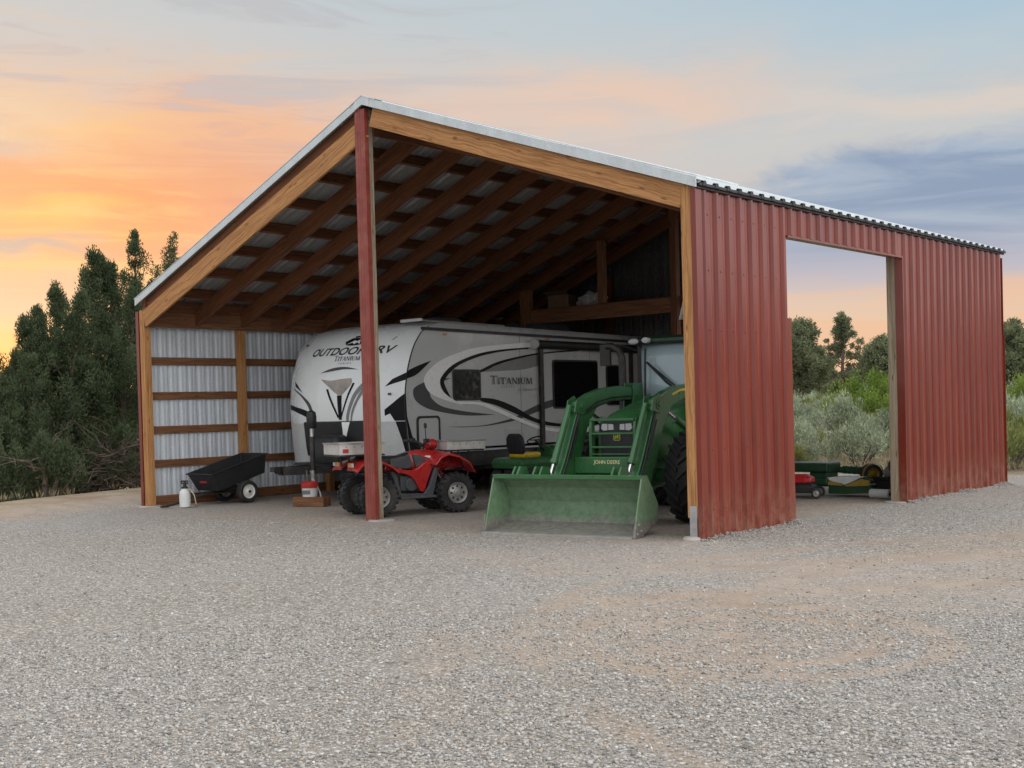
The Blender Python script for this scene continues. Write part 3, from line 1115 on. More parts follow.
for y0, y1, z0, z1 in ((3.86, 4.60, 1.76, 2.33), (6.72, 8.2, 1.56, 2.54), (8.5, 9.2, 1.6, 2.45)):
    m = tmb()
    m.prism(rrect(y0, y1, z0, z1), 'yz', xs-.01, xs+.022)
    w_ = m.build('window', 'black_trim', TR)
    m = tmb()
    m.prism(rrect(y0+.035, y1-.035, z0+.035, z1-.035, .05), 'yz', xs+.0, xs+.026)
    m.build('pane', 'dark_glass', w_)
m = tmb()
o_, i_ = rrect(2.92, 3.50, .95, 1.5, .08), rrect(2.96, 3.46, .99, 1.46, .06)
k = len(o_)
for d0, d1 in ((xs-.004, xs+.02),):
    vs_ = [(d, a, b) for d in (d0, d1) for pl in (o_, i_) for a, b in pl]
    fs_ = []
    for j in range(k):
        q = (j+1) % k
        fs_ += [(j, q, k+q, k+j), (2*k+j, 3*k+j, 3*k+q, 2*k+q), (j, 2*k+j, 2*k+q, q), (k+j, k+q, 3*k+q, 3*k+j)]
    m.add(vs_, fs_)
h_ = m.build('baggage_door', 'black_trim', TR)
m = tmb()
m.prism(i_, 'yz', xs-.004, xs+.012)
m.build('door_panel', 'trailer_grey', h_)
tmb().bb(xs, xs+.035, 3.18, 3.25, 1.0, 1.04).build('door_latch', 'black_plastic', h_)
# entry door further back
m = tmb()
m.prism(rrect(9.3, 9.9, .95, 2.75, .06), 'yz', xs-.004, xs+.018)
m.build('entry_door', 'trailer_grey', TR)
# lettering on the side


def side_text(body, y, z, size, mat, name, shear=0, bold=0., sp=1., sx=1.):
    v, f = text_mesh(body, size, shear, sp, bold)
    m = tmb()
    m.add([(xs+.0235, y+a*sx, z+b) for a, b, c_ in v], f)
    return m.build(name, mat, TR)


def strokes(word, h):
    """serif capitals drawn from bars: (polygons, total width)"""
    T, N_ = .24*h, .09*h
    out_, x = [], 0.

    def bar(x0, y0, x1, y1, w):
        out_.append([(x+x0-w/2, y0), (x+x0+w/2, y0), (x+x1+w/2, y1), (x+x1-w/2, y1)])

    def hb(x0, x1, y0, t):
        out_.append([(x+x0, y0), (x+x1, y0), (x+x1, y0+t), (x+x0, y0+t)])

    def serif(x0, y, w=.3):
        hb(x0-w*h/2, x0+w*h/2, y, .055*h)
    for i, ch in enumerate(word):
        H = h*1.28 if i == 0 else h
        if ch == 'T':
            w = H*.86
            bar(w/2, 0, w/2, H, T*.8)
            hb(0, w, H-.1*h, .1*h)
            bar(.05*h, H-.26*h, .05*h, H, .06*h)
            bar(w-.05*h, H-.26*h, w-.05*h, H, .06*h)
            serif(w/2, 0, .42)
        elif ch == 'I':
            w = h*.36
            bar(w/2, 0, w/2, h, T*.8)
            serif(w/2, 0, .36)
            serif(w/2, h*.945, .36)
        elif ch == 'A':
            w = h*.88
            bar(.1*h, 0, w*.48, h, N_)
            bar(w*.88, 0, w*.5, h, T*.85)
            hb(w*.26, w*.7, h*.3, .07*h)
            serif(.1*h, 0, .26)
            serif(w*.88, 0, .32)
        elif ch == 'N':
            w = h*.92
            bar(.14*h, 0, .14*h, h, N_)
            bar(w-.16*h, 0, .14*h, h, T*.8)
            bar(w-.16*h, 0, w-.16*h, h, N_)
            serif(.14*h, 0, .28)
            serif(.1*h, h*.945, .28)
            serif(w-.16*h, h*.945, .28)
        elif ch == 'U':
            w = h*.88
            bar(.17*h, .22*h, .17*h, h, T*.8)
            bar(w-.15*h, .22*h, w-.15*h, h, N_)
            bar(.17*h, .24*h, .36*h, .03*h, T*.7)
            bar(w-.15*h, .24*h, w-.36*h, .03*h, N_*1.2)
            hb(.27*h, w-.3*h, 0, .09*h)
            serif(.17*h, h*.945, .32)
            serif(w-.15*h, h*.945, .28)
        elif ch == 'M':
            w = h*1.12
            bar(.13*h, 0, .17*h, h, N_)
            bar(w*.5, 0, .19*h, h, T*.75)
            bar(w*.5, 0, w-.2*h, h, N_)
            bar(w-.15*h, 0, w-.19*h, h, T*.8)
            serif(.13*h, 0, .28)
            serif(w-.15*h, 0, .32)
        x += w+.07*h
    return out_, x


def stroke_mesh(word, h, put):
    m = tmb()
    polys, wid = strokes(word, h)
    for q, pl in enumerate(polys):
        m.add([put(a, b, q) for a, b in pl], [tuple(range(len(pl)))])
    return m, wid


pz, wid = strokes('TITANIUM', .125)
kx = 1.22/wid
m, _ = stroke_mesh('TITANIUM', .125, lambda a, b, q: (xs+.020+.00012*q, 4.87+a*kx, 2.055+b))
m.build('lettering', 'lettering_dark', TR)
side_text('SERIES', 5.16, 1.985, .062, 'lettering_silver', 'lettering', sp=1.9, sx=1.25)
side_text('by Outdoors RV', 5.66, 1.925, .075, 'lettering_silver', 'lettering', shear=.3, sx=1.1)


# graphics on the front cap, laid on its curve
def on_cap(x, z, lift):
    return (x, cap_y(x, z)-lift, z)


def cap_decal(poly, name, mat, lift=.004, cuts=5):
    bm = bmesh.new()
    f = bm.faces.new([bm.verts.new((a, b, 0)) for a, b in poly])
    bmesh.ops.triangulate(bm, faces=[f])
    bmesh.ops.subdivide_edges(bm, edges=[e for e in bm.edges if e.calc_length() > .06], cuts=cuts, use_grid_fill=True)
    bmesh.ops.triangulate(bm, faces=bm.faces)
    m = tmb()
    bm.verts.index_update()
    m.add([on_cap(v.co.x, v.co.y, lift) for v in bm.verts], [tuple(v.index for v in f.verts) for f in bm.faces])
    bm.free()
    return m.build(name, mat, TR, smooth=60)


cap_decal(curve([(-9.17, 2.31), (-8.92, 2.385), (-8.63, 2.405), (-8.35, 2.35), (-8.64, 2.36), (-8.9, 2.335)]), 'brow_graphic', 'decal_grey')
cap_decal(curve([(-9.13, 2.2), (-8.88, 2.17), (-8.67, 2.19), (-8.45, 2.20), (-8.45, 2.09), (-8.62, 1.9), (-8.68, 1.9), (-8.92, 2.06)]), 'shield_graphic', 'decal_bronze')
cap_decal([(-8.71, 1.9), (-8.61, 1.90), (-8.63, 1.47), (-8.69, 1.47)], 'stem_graphic', 'decal_black', .005)
cap_decal([(-8.97, 2.02), (-8.92, 2.02), (-8.68, 1.52), (-8.71, 1.50)], 'line_graphic', 'decal_black', .006)
cap_decal([(-8.42, 2.12), (-8.38, 2.11), (-8.625, 1.52), (-8.65, 1.52)], 'line_graphic', 'decal_black', .006)
cap_decal(curve([(-8.16, 2.2), (-8.20, 2.05), (-8.34, 1.87), (-8.46, 1.6), (-8.50, 1.43), (-8.545, 1.43), (-8.52, 1.6), (-8.39, 1.92), (-8.24, 2.12)]), 'line_graphic', 'decal_mid')
cap_decal(curve([(-8.10, 2.1), (-8.20, 1.95), (-8.31, 1.78), (-8.40, 1.58), (-8.44, 1.43), (-8.465, 1.43), (-8.43, 1.62), (-8.34, 1.82), (-8.22, 2.02)]), 'line_graphic', 'decal_mid')
cap_decal(curve([(-8.44, 1.43), (-8.49, 1.30), (-8.57, 1.10), (-8.60, 1.13), (-8.60, 1.30), (-8.60, 1.43)]), 'line_graphic', 'decal_white', .05)
cap_decal(curve([(-10.28, 1.77), (-10.02, 1.74), (-9.59, 1.67), (-9.32, 1.59), (-9.37, 1.48), (-9.65, 1.57), (-10.03, 1.65), (-10.28, 1.68)]), 'corner_graphic', 'decal_black')
cap_decal([(-10.05, 2.19), (-9.92, 2.14), (-9.64, 1.98), (-9.99, 2.10)], 'corner_graphic', 'decal_black')
cap_decal(curve([(-10.06, 2.07), (-9.69, 1.95), (-9.4, 1.79), (-9.29, 1.59), (-9.36, 1.59), (-9.49, 1.77), (-9.73, 1.93), (-10.05, 2.045)]), 'line_graphic', 'decal_grey')
cap_decal([(-7.88, 1.63), (-7.76, 1.74), (-7.64, 1.86), (-7.595, 1.9), (-7.595, 1.43), (-7.74, 1.43), (-7.80, 1.56), (-7.88, 1.52)], 'corner_graphic', 'decal_black')
cap_decal([(-7.73, 1.42), (-7.595, 1.42), (-7.595, .86), (-7.62, .80), (-7.66, 1.1)], 'corner_graphic', 'decal_black', .006)
cap_decal([(-7.88, 2.03), (-7.78, 2.16), (-7.595, 2.27), (-7.595, 2.14), (-7.76, 2.08)], 'corner_graphic', 'decal_black')
cap_decal([(-7.965, 2.86), (-7.915, 2.955), (-7.90, 2.94), (-7.945, 2.85)], 'slash_graphic', 'decal_mid')
cap_decal(curve([(-8.86, 2.86), (-8.70, 2.955), (-8.54, 2.955), (-8.40, 2.91), (-8.45, 2.82), (-8.57, 2.79), (-8.77, 2.795)]), 'emblem', 'decal_black', .006)
cap_decal([(-8.78, 2.81), (-8.66, 2.885), (-8.61, 2.86), (-8.56, 2.895), (-8.51, 2.81), (-8.58, 2.84), (-8.63, 2.81), (-8.68, 2.84)], 'emblem', 'decal_white', .009)


def cap_text(body, x, z, size, mat, sx, shear=0., bold=0., sp=1., lift=.008, slope=0.):
    v, f = text_mesh(body, size, shear, sp, bold)
    m = tmb()
    m.add([on_cap(x+a*sx, z+b+slope*a, lift) for a, b, c_ in v], f)
    return m.build('lettering', mat, TR)


cap_text('OUTDOORS RV', -9.58, 2.625, .19, 'lettering_dark', 1.27, shear=.3, bold=.004, lift=.01)
polys, wid = strokes('TITANIUM', .075)
kx2 = .55/wid
m, _ = stroke_mesh('TITANIUM', .075, lambda a, b, q: on_cap(-8.92+a*kx2, 2.515+b, .008+.0001*q))
m.build('lettering', 'lettering_dark', TR)
cap_text('SERIES', -8.79, 2.455, .045, 'lettering_silver', 1.4, sp=1.6)
# marker lamps
for x, z in ((-10.0, 2.86), (-7.80, 1.90)):
    m = tmb()
    m.box((x, cap_y(x, z)-.01, z), (.07, .03, .04))
    m.build('marker_lamp', 'grey_plastic', TR, bevel=.008)
for y, z in ((3.7, 2.96), (6.6, 2.95), (3.25, .98), (8.9, .95)):
    tmb().bb(xs-.002, xs+.018, y-.05, y+.05, z-.018, z+.018).build('marker_lamp', 'amber', TR, bevel=.005)
m = tmb()
m.bb(xs-.002, xs+.02, 5.25, 5.7, 1.0, 1.22)
for k in range(5):
    m.bb(xs+.02, xs+.03, 5.28, 5.67, 1.03+.036*k, 1.045+.036*k)
m.build('side_vent', 'trailer_lower', TR, bevel=.003, segs=1)
for y in (5.75, 7.95):
    tmb().bb(xs-.001, xs+.0035, y-.004, y+.004, .87, 3.0).build('panel_seam', 'decal_mid', TR)
# awning: roller, two arms, end caps
m = tmb()
m.tube([(xs+.10, 6.12, 2.83), (xs+.10, 9.55, 2.79)], .085, 14)
aw = m.build('awning', 'black_plastic', TR, smooth=40)
for y in (6.08, 9.56):
    m = tmb()
    m.lathe([(.03, -.03), (.1, -.02), (.1, .03), (.05, .04)], (xs+.10, y, 2.83), 'y', 16)
    m.build('end_cap', 'trailer_lower', aw, smooth=40)
for y in (6.33, 9.35):
    tmb().bb(xs+.01, xs+.075, y-.05, y+.05, .74, 2.86).build('awning_arm', 'black_steel', TR, bevel=.008)
# roof gear
tmb().bb(xs-.55, xs-.02, 3.12, 3.17, 3.18, 3.235).build('roof_rail', 'roof_white', TR, bevel=.01)
tmb().tube([(xs-.08, 3.2, 3.20), (xs-.08, 5.4, 3.17)], .02, 8).build('roof_rail', 'steel', TR)
for y, h in ((4.9, .2), (8.2, .22)):
    m = tmb()
    m.loft([[(XC+a*sx_, y+b*sy_, 3.10+hz) for a, b in ((-.35, -.45), (.35, -.45), (.35, .45), (-.35, .45))] for sx_, sy_, hz in ((1, 1, 0), (1, 1, h*.6), (.8, .75, h+.08))])
    m.build('air_conditioner', 'grey_plastic', TR, bevel=.05)
m = tmb()
m.lathe([(.16, 0), (.16, .05), (.1, .13), (.0, .15)], (xs-.5, 6.1, 3.14), 'z', 16)
m.build('roof_vent', 'black_plastic', TR, smooth=40)
# propane cover, tongue and jack
m = tmb()
secs = []
for z, w, d0, d1 in ((.72, .40, 1.58, 1.92), (.85, .42, 1.55, 1.94), (1.08, .41, 1.57, 1.94), (1.18, .36, 1.62, 1.92), (1.21, .28, 1.68, 1.9)):
    secs.append([(XC+.28+w*a*.8, (d0+d1)/2+.12+(d1-d0)/2*b, z) for a, b in ((-1, -.6), (-.8, -1), (.8, -1), (1, -.6), (1, .6), (.8, 1), (-.8, 1), (-1, .6))])
m.loft(secs)
m.build('propane_cover', 'black_plastic', TR, smooth=40, bevel=.02)
m = tmb()
m.loft([[(XC+a, cap_y(XC+a, z)-dd, z) for a in np.linspace(-.62, .84, 20)] for z, dd in ((1.44, .01), (1.42, .035), (1.0, .04), (.84, .035))], closed=False)
m.build('rock_guard', 'black_plastic', TR, smooth=40, solid=.02)
for sx_ in (-1, 1):
    tmb().beam((XC+sx_*.75, 3.0, .62), (XC+sx_*.05, 1.0, .62), .07, .14).build('tongue_rail', 'black_steel', TR, bevel=.006)
tmb().beam((XC-.62, 1.95, .70), (XC+.62, 1.95, .70), .35, .05).build('tongue_tray', 'black_steel', TR)
m = tmb()
m.lathe([(.05, 0), (.07, .03), (.07, .10), (.035, .12)], (XC, .93, .58), 'z', 14)
m.box((XC, .95, .66), (.12, .3, .08))
m.build('coupler', 'black_steel', TR, smooth=40)
JX, JY = -8.66, 1.45
m = tmb()
m.tube([(JX, JY, .36), (JX, JY, 1.36)], .035, 12)
jk = m.build('tongue_jack', 'steel', TR, smooth=40)
tmb().tube([(JX, JY, .62), (JX, JY, 1.2)], .045, 12).build('jack_sleeve', 'black_steel', jk, smooth=40)
m = tmb()
m.lathe([(.06, 0), (.085, .03), (.09, .2), (.075, .28), (.03, .31)], (JX, JY, 1.34), 'z', 18)
m.build('jack_head', 'black_plastic', jk, smooth=40)
for s_ in (-1, 1):
    tmb().tube([(JX+s_*.05, JY-.1, .62), (JX+s_*.09, JY-.05, .45), (JX+s_*.17, JY, .25), (JX+s_*.2, JY, .16)], .012, 6).build('safety_chain', 'steel', TR)


def tyre_mb(m, r, w, c, lug=0, n=40, lh=.02, chev=False, axis='x'):
    """tyre with lugs, axle along axis, centre c"""
    rr = r-lh
    hw_ = w/2
    m.lathe([(r*.56, -hw_*.82), (r*.70, -hw_*.98), (r*.86, -hw_), (rr*.97, -hw_*.86), (rr, -hw_*.55), (rr, hw_*.55), (rr*.97, hw_*.86), (r*.86, hw_), (r*.70, hw_*.98), (r*.56, hw_*.82)], c, axis, n, cap=False)
    for i in range(lug):
        for s_ in (-1, 1):
            a = 2*math.pi*(i+(.5 if s_ > 0 else 0))/lug
            if chev:
                # bar lug sweeping from the shoulder to the centre line
                vs_ = []
                for k_2 in range(4):
                    f_ = k_2/3
                    hx = s_*hw_*(1.0-f_*.98)
                    aa = a+f_*(.30)
                    for dr in (rr*.94 if k_2 == 0 else rr-.01, r*(.965 if k_2 == 0 else 1)):
                        for da in (-.035, .035):
                            vs_.append((hx, dr, aa+da*(1.25 if k_2 else 1)))
                pts_ = []
                for hx, q, t in vs_:
                    l_ = (hx, q*math.cos(t), q*math.sin(t)) if axis == 'x' else (q*math.cos(t), hx, q*math.sin(t))
                    pts_.append(tuple(Vector(c)+Vector(l_)))
                fs_ = [(0, 1, 3, 2), (12, 14, 15, 13)]
                for q in range(3):
                    o = q*4
                    fs_ += [(o+2, o+3, o+7, o+6), (o, o+4, o+5, o+1), (o+1, o+5, o+7, o+3), (o, o+2, o+6, o+4)]
                m.add(pts_, fs_)
            else:
                pts_ = []
                for hx in (s_*hw_*.30, s_*hw_*.99):
                    for q in (rr*.93, r if abs(hx) < hw_*.9 else r*.96):
                        for da in (-.55*math.pi/lug, .55*math.pi/lug):
                            t = a+da
                            l_ = (hx, q*math.cos(t), q*math.sin(t)) if axis == 'x' else (q*math.cos(t), hx, q*math.sin(t))
                            pts_.append(tuple(Vector(c)+Vector(l_)))
                m.add(pts_, [(0, 1, 3, 2), (4, 6, 7, 5), (0, 4, 5, 1), (2, 3, 7, 6), (1, 5, 7, 3), (0, 2, 6, 4)])
    return m


def rim_mb(m, r, w, c, axis='x', side_=1, holes=6, dish=.03):
    h = w/2*side_
    m.lathe([(r, -h*.8), (r*1.04, -h*.86), (r*.96, -h*.6), (r*.9, h*.3), (r*.96, h*.75), (r*1.05, h*.88), (r*1.02, h*.93), (r*.92, h*.8), (r*.82, h*.8-dish*side_), (r*.42, h*.8-dish*side_*.4), (r*.36, h*.85), (r*.22, h*.9), (r*.2, h*.98), (0.0001, h*.98)], c, axis, 28, cap=False)
    return m


def hole_mb(m, r, w, c, axis, side_, n, rr, dish=.03):
    h = w/2*side_*.8-dish*side_*.3
    for i in range(n):
        a = 2*math.pi*i/n
        l_ = (h, r*math.cos(a), r*math.sin(a)) if axis == 'x' else (r*math.cos(a), h, r*math.sin(a))
        m.lathe([(rr, -.001), (rr, .006*side_), (rr*.6, .007*side_)], tuple(Vector(c)+Vector(l_)), axis, 8)
    return m


for y in (6.9, 7.75):
    for s_ in (-1, 1):
        c0 = (XC+s_*1.12, y, .36)
        wh = tyre_mb(tmb(), .36, .2, c0, 0).build('wheel', 'rubber', TR, smooth=40)
        rim_mb(tmb(), .2, .2, c0, 'x', s_).build('rim', 'rim_silver', wh, smooth=40)

# block and bucket under the jack
wb = MB()
wb.beam((-.31, 0, .085), (.31, 0, .085), .16, .17)
wb.beam((-.28, .18, .08), (.26, .18, .08), .15, .16)
ob = wb.build('wooden_block', 'girt_wood', None, bevel=.008)
ob.location = (JX+.03, JY-.10, 0)
ob.rotation_euler.z = R(18)
tag(ob, 'short brown timbers lying on the gravel under the trailer tongue jack', 'timber')
bk = thing('paint_pail', 'small red and white pail standing on the timbers under the trailer jack', 'pail', (JX, JY-.08, .172))
MB().lathe([(.125, 0), (.14, .15)], (0, 0, 0), 'z', 24).build('pail_body', 'poly_white', bk, smooth=40)
MB().lathe([(.148, .15), (.152, .16), (.15, .24), (.12, .262), (.05, .27)], (0, 0, 0), 'z', 24).build('pail_lid', 'plastic_red', bk, smooth=40)
m = MB()
for k in range(9):
    a0, a1 = R(-105+k*7.5), R(-105+(k+1)*7.5)
    m.add([(.139*math.cos(a), .139*math.sin(a), z) for a, z in ((a0, .045), (a1, .045), (a1, .115), (a0, .115))], [(0, 1, 2, 3)])
m.build('pail_label', 'lettering_silver', bk)


# ------------------------------------------------------------------ loader tractor (local: -y forwards, x to the right of the picture)
TC = thing('loader_tractor', 'green farm tractor with cab and wide front loader bucket resting on the gravel', 'tractor', (-1.721, -.225, 0), R(8.4))
G = 'tractor_green'
# bucket
inner = [(-.13, .028), (.05, .03), (.22, .062), (.38, .125), (.46, .23), (.47, .38), (.40, .56), (.28, .67), (.13, .705)]
outer = [(.14, .73), (.30, .70), (.43, .58), (.505, .39), (.49, .21), (.40, .095), (.23, .03), (.05, .004), (-.14, .004)]
m = MB()
m.prism(inner+outer, 'yz', -1.16, .96)
bkt = m.build('bucket', 'bucket_paint', TC, bevel=.003, segs=1)
for s_ in (-1, 1):
    m = MB()
    m.prism([(-.15, .002), (.12, .03), (.50, .16), (.53, .37), (.25, .735), (.11, .74)], 'yz', -.1+s_*1.061, -.1+s_*1.081)
    m.prism([(-.155, .0), (.10, .01), (.02, .20), (-.085, .25)], 'yz', -.1+s_*1.083, -.1+s_*1.095)
    m.build('side_plate', 'bucket_paint', bkt, bevel=.003, segs=1)
    m = MB()
    for y, z in ((-.09, .05), (-.05, .16), (.02, .08)):
        m.lathe([(.017, 0), (.017, s_*.012), (.01, s_*.016)], (-.1+s_*1.095, y, z), 'x', 6)
    m.build('bolt', 'steel', bkt)
MB().bb(-1.18, .98, -.20, .02, -.002, .022).build('cutting_edge', 'steel', bkt, bevel=.004)
m = MB()
m.prism([(.095, .69), (.095, .742), (.20, .742), (.20, .725), (.115, .72), (.115, .69)], 'yz', -1.18, .98)
m.build('top_lip', G, bkt, bevel=.003, segs=1)
for x in (-.62, -.52, .52, .62, -.93, -.86):
    m = MB()
    m.prism([(.18, .74), (.26, .84), (.42, .82), (.52, .6), (.48, .4), (.40, .6)], 'yz', x-.013, x+.013)
    m.build('bucket_bracket', G, bkt, bevel=.003, segs=1)
# loader booms
boom = [(.55, .36), (.62, .60), (.85, .92), (1.24, 1.60), (1.36, 1.70), (1.60, 1.775), (1.95, 1.84), (2.45, 1.875), (2.95, 1.85), (3.06, 1.74), (2.98, 1.66), (2.55, 1.68), (2.12, 1.66), (1.76, 1.575), (1.50, 1.34), (1.25, .86), (.99, .48), (.80, .33)]
for s_ in (-1, 1):
    x = s_*.57
    m = MB()
    m.prism(boom, 'yz', x-.055, x+.055)
    bo = m.build('loader_arm', G, TC, bevel=.012)
    for y, z, r_ in ((1.30, 1.60, .075), (.70, .45, .06), (2.95, 1.74, .06)):
        m = MB()
        m.lathe([(r_*.5, -.1), (r_*.5, -.086), (r_, -.085), (r_, .085), (r_*.5, .086), (r_*.5, .1)], (x, y, z), 'x', 16)
        m.build('pivot_pin', G, bo, bevel=.004, segs=1)
    for dx in (-.0665, .0665):
        m = MB()
        m.prism([(1.10, 1.52), (1.16, 1.68), (1.33, 1.74), (1.46, 1.62), (1.36, 1.48)], 'yz', x+dx-.0085, x+dx+.0085)
        m.build('pivot_plate', G, bo)
    # bucket cylinder in front of the arm
    m = MB()
    for dx in (-.03,):
        m.tube([(x+dx, 1.14, 1.60), (x+dx, .69, .86)], .046, 14)
        m.tube([(x+dx, .715, .90), (x+dx, .685, .85)], .055, 14)
    cyl = m.build('bucket_cylinder', G, TC, smooth=40)
    MB().tube([(x-.03, .69, .86), (x-.03, .50, .56)], .024, 12).build('cylinder_rod', 'chrome', cyl, smooth=40)
    m = MB()
    m.tube([(x+.07, 1.22, 1.50), (x+.07, .86, .86), (x+.06, .74, .66)], .017, 8)
    m.tube([(x+.09, 1.20, 1.40), (x+.09, .92, .9)], .012, 6)
    m.build('hydraulic_hose', 'black_plastic', TC, smooth=60)
    m = MB()
    for k in range(2):
        m.tube([(x-s_*.062, 1.42+.03*k, 1.50+.04*k), (x-s_*.062, 1.75, 1.60+.05*k), (x-s_*.062, 2.2, 1.66+.05*k), (x-s_*.062, 2.8, 1.68+.05*k)], .011, 6)
    m.build('hydraulic_pipe', 'black_steel', TC, smooth=60)
    # lift cylinder
    m = MB()
    m.tube([(x, 2.86, 1.06), (x, 1.95, 1.40)], .05, 14)
    cyl = m.build('lift_cylinder', G, TC, smooth=40)
    MB().tube([(x, 1.95, 1.40), (x, 1.62, 1.52)], .026, 12).build('cylinder_rod', 'chrome', cyl, smooth=40)
    # mast
    m = MB()
    m.prism([(2.74, .62), (2.72, 1.2), (2.84, 1.92), (3.12, 1.92), (3.16, 1.2), (3.12, .62)], 'yz', x-.08, x-.06)
    m.prism([(2.74, .62), (2.72, 1.2), (2.84, 1.92), (3.12, 1.92), (3.16, 1.2), (3.12, .62)], 'yz', x+.06, x+.08)
    m.bb(x-.06, x+.06, 2.95, 3.12, .62, 1.5)
    m.bb(x-s_*.1, x-s_*.32, 2.8, 3.1, .66, .84)
    m.build('loader_mast', G, TC, bevel=.006, segs=1)
    # yellow stripe on the outside of the arm
    m = MB()
    m.prism([(1.75, 1.735), (2.0, 1.795), (2.42, 1.825), (2.42, 1.795), (2.0, 1.765), (1.78, 1.71)], 'yz', x+s_*.0555, x+s_*.059)
    m.build('yellow_stripe', 'tractor_yellow', bo)
m = MB()
m.bb(-.515, .515, 1.08, 1.28, .70, .92)
m.build('cross_beam', G, TC, bevel=.012)
v, f = text_mesh('JOHN DEERE', .068, 0, 1.0, .001)
w0 = max(p[0] for p in v)
m = MB()
m.add([(-.02+(a-w0/2)*1.0, 1.077, .83+b) for a, b, c_ in v], f)
m.build('lettering', 'lettering_yellow', TC)
# hood
secs = []
for y, hw_, zb, zt in ((1.36, .29, .86, 1.40), (1.42, .315, .84, 1.45), (1.7, .34, .84, 1.545), (2.2, .36, .84, 1.65), (2.8, .38, .84, 1.735), (3.24, .39, .84, 1.78)):
    sct = [(-hw_, y, zb), (-hw_, y, zt-.20)]
    for a in range(0, 181, 20):
        sct.append((-hw_*math.cos(R(a)), y, zt-.20+.20*math.sin(R(a))**.8 if 0 < a < 180 else zt-.20))
    sct += [(hw_, y, zt-.20), (hw_, y, zb)]
    secs.append(sct)
m = MB()
m.loft(secs)
hd = m.build('hood', G, TC, smooth=35)
m = MB()
m.prism([(-.25, .90), (-.25, 1.20), (-.27, 1.24), (-.27, 1.36), (-.2, 1.385), (.2, 1.385), (.27, 1.36), (.27, 1.24), (.25, 1.20), (.25, .90)], 'xz', 1.35, 1.37)
m.build('grille', 'black_plastic', hd)
for s_ in (-1, 1):
    m = MB()
    m.prism([(s_*.045, 1.27), (s_*.05, 1.345), (s_*.22, 1.355), (s_*.235, 1.29), (s_*.20, 1.26)], 'xz', 1.335, 1.352)
    lp = m.build('headlight', 'lamp_lens', hd, bevel=.004)
    MB().bb(s_*.128-.005, s_*.128+.005, 1.331, 1.336, 1.265, 1.35).build('lamp_divider', 'black_plastic', lp)
# badge on the grille: a yellow edged shield with a leaping deer
m = MB()
m.prism([(-.05, 1.14), (-.035, 1.125), (.035, 1.125), (.05, 1.14), (.05, 1.215), (.035, 1.23), (-.035, 1.23), (-.05, 1.215)], 'xz', 1.335, 1.349)
bd = m.build('badge', 'tractor_yellow', hd)
m = MB()
m.prism([(-.042, 1.143), (-.03, 1.132), (.03, 1.132), (.042, 1.143), (.042, 1.212), (.03, 1.222), (-.03, 1.222), (-.042, 1.212)], 'xz', 1.331, 1.336)
m.build('badge_field', G, bd)
m = MB()
m.prism([(-.034, 1.15), (-.02, 1.168), (-.024, 1.185), (.008, 1.18), (.018, 1.198), (.012, 1.214), (.02, 1.203), (.026, 1.212), (.028, 1.195), (.034, 1.188), (.022, 1.182), (.034, 1.16), (.024, 1.162), (.014, 1.17), (-.008, 1.17), (-.02, 1.155), (-.03, 1.14)], 'xz', 1.328, 1.332)
m.build('badge_deer', 'tractor_yellow', bd)
# grille guard
m = MB()
for x in (-.33, .33):
    m.prism([(1.20, .62), (1.20, 1.30), (1.235, 1.43), (1.30, 1.43), (1.30, .62)], 'yz', x-.022, x+.022)
for z, h in ((1.41, .035), (1.225, .028), (1.045, .028), (.95, .02)):
    m.bb(-.33, .33, 1.20, 1.235, z-h/2, z+h/2)
m.bb(-.33, .33, 1.2, 1.32, .62, .72)
m.build('grille_guard', G, TC, bevel=.006, segs=1)
# chassis, weights, axles
m = MB()
m.bb(-.20, .20, 1.30, 4.6, .50, .86)
m.bb(-.26, .26, 1.34, 2.3, .46, .70)
m.bb(-.30, .30, 3.0, 4.7, .55, .95)
m.build('chassis', G, TC, bevel=.02)
m = MB()
m.tube([(-.74, 2.05, .62), (.74, 2.05, .62)], .10, 14)
m.lathe([(.2, -.16), (.2, .16)], (0, 2.05, .60), 'x', 20)
for s_ in (-1, 1):
    m.lathe([(.19, -.06), (.17, .06)], (s_*.72, 2.05, .62), 'x', 20)
m.build('front_axle', G, TC, smooth=40)
m = MB()
m.tube([(-.8, 4.45, .85), (.8, 4.45, .85)], .15, 14)
m.build('rear_axle', G, TC, smooth=40)
m = MB()
m.bb(-.34, .34, 1.5, 2.9, .86, 1.2)
m.build('engine', 'black_steel', TC, bevel=.02)
for s_ in (-1, 1):
    for y, r_, w_, rr, ng in ((2.0, .62, .40, .34, 19), (4.45, .88, .48, .50, 22)):
        c0 = (s_*(.83 if y < 3 else .74), y, r_-.005)
        m = tyre_mb(MB(), r_, w_, c0, ng, 48, .045, True)
        wh = m.build('wheel', 'rubber', TC, smooth=30)
        rim_mb(MB(), rr, w_*.9, c0, 'x', s_, dish=.1).build('rim', 'rim_yellow', wh, smooth=40)
    # rear mudguard
    m = MB()
    n_ = 12
    arc = [(4.45-.97*math.cos(R(a)), .87+.97*math.sin(R(a))) for a in np.linspace(15, 150, n_)]
    m.loft([[(s_*.60, y, z), (s_*.99, y, z), (s_*.99, y, z-.02), (s_*.60, y, z-.03)] for y, z in arc])
    m.build('mudguard', G, TC, smooth=40)
    m = MB()
    for z in (.45, .72):
        m.bb(s_*.62, s_*.90, 3.25, 3.55, z-.02, z)
    m.bb(s_*.62, s_*.64, 3.25, 3.55, .45, .95)
    m.build('cab_step', 'black_steel', TC)
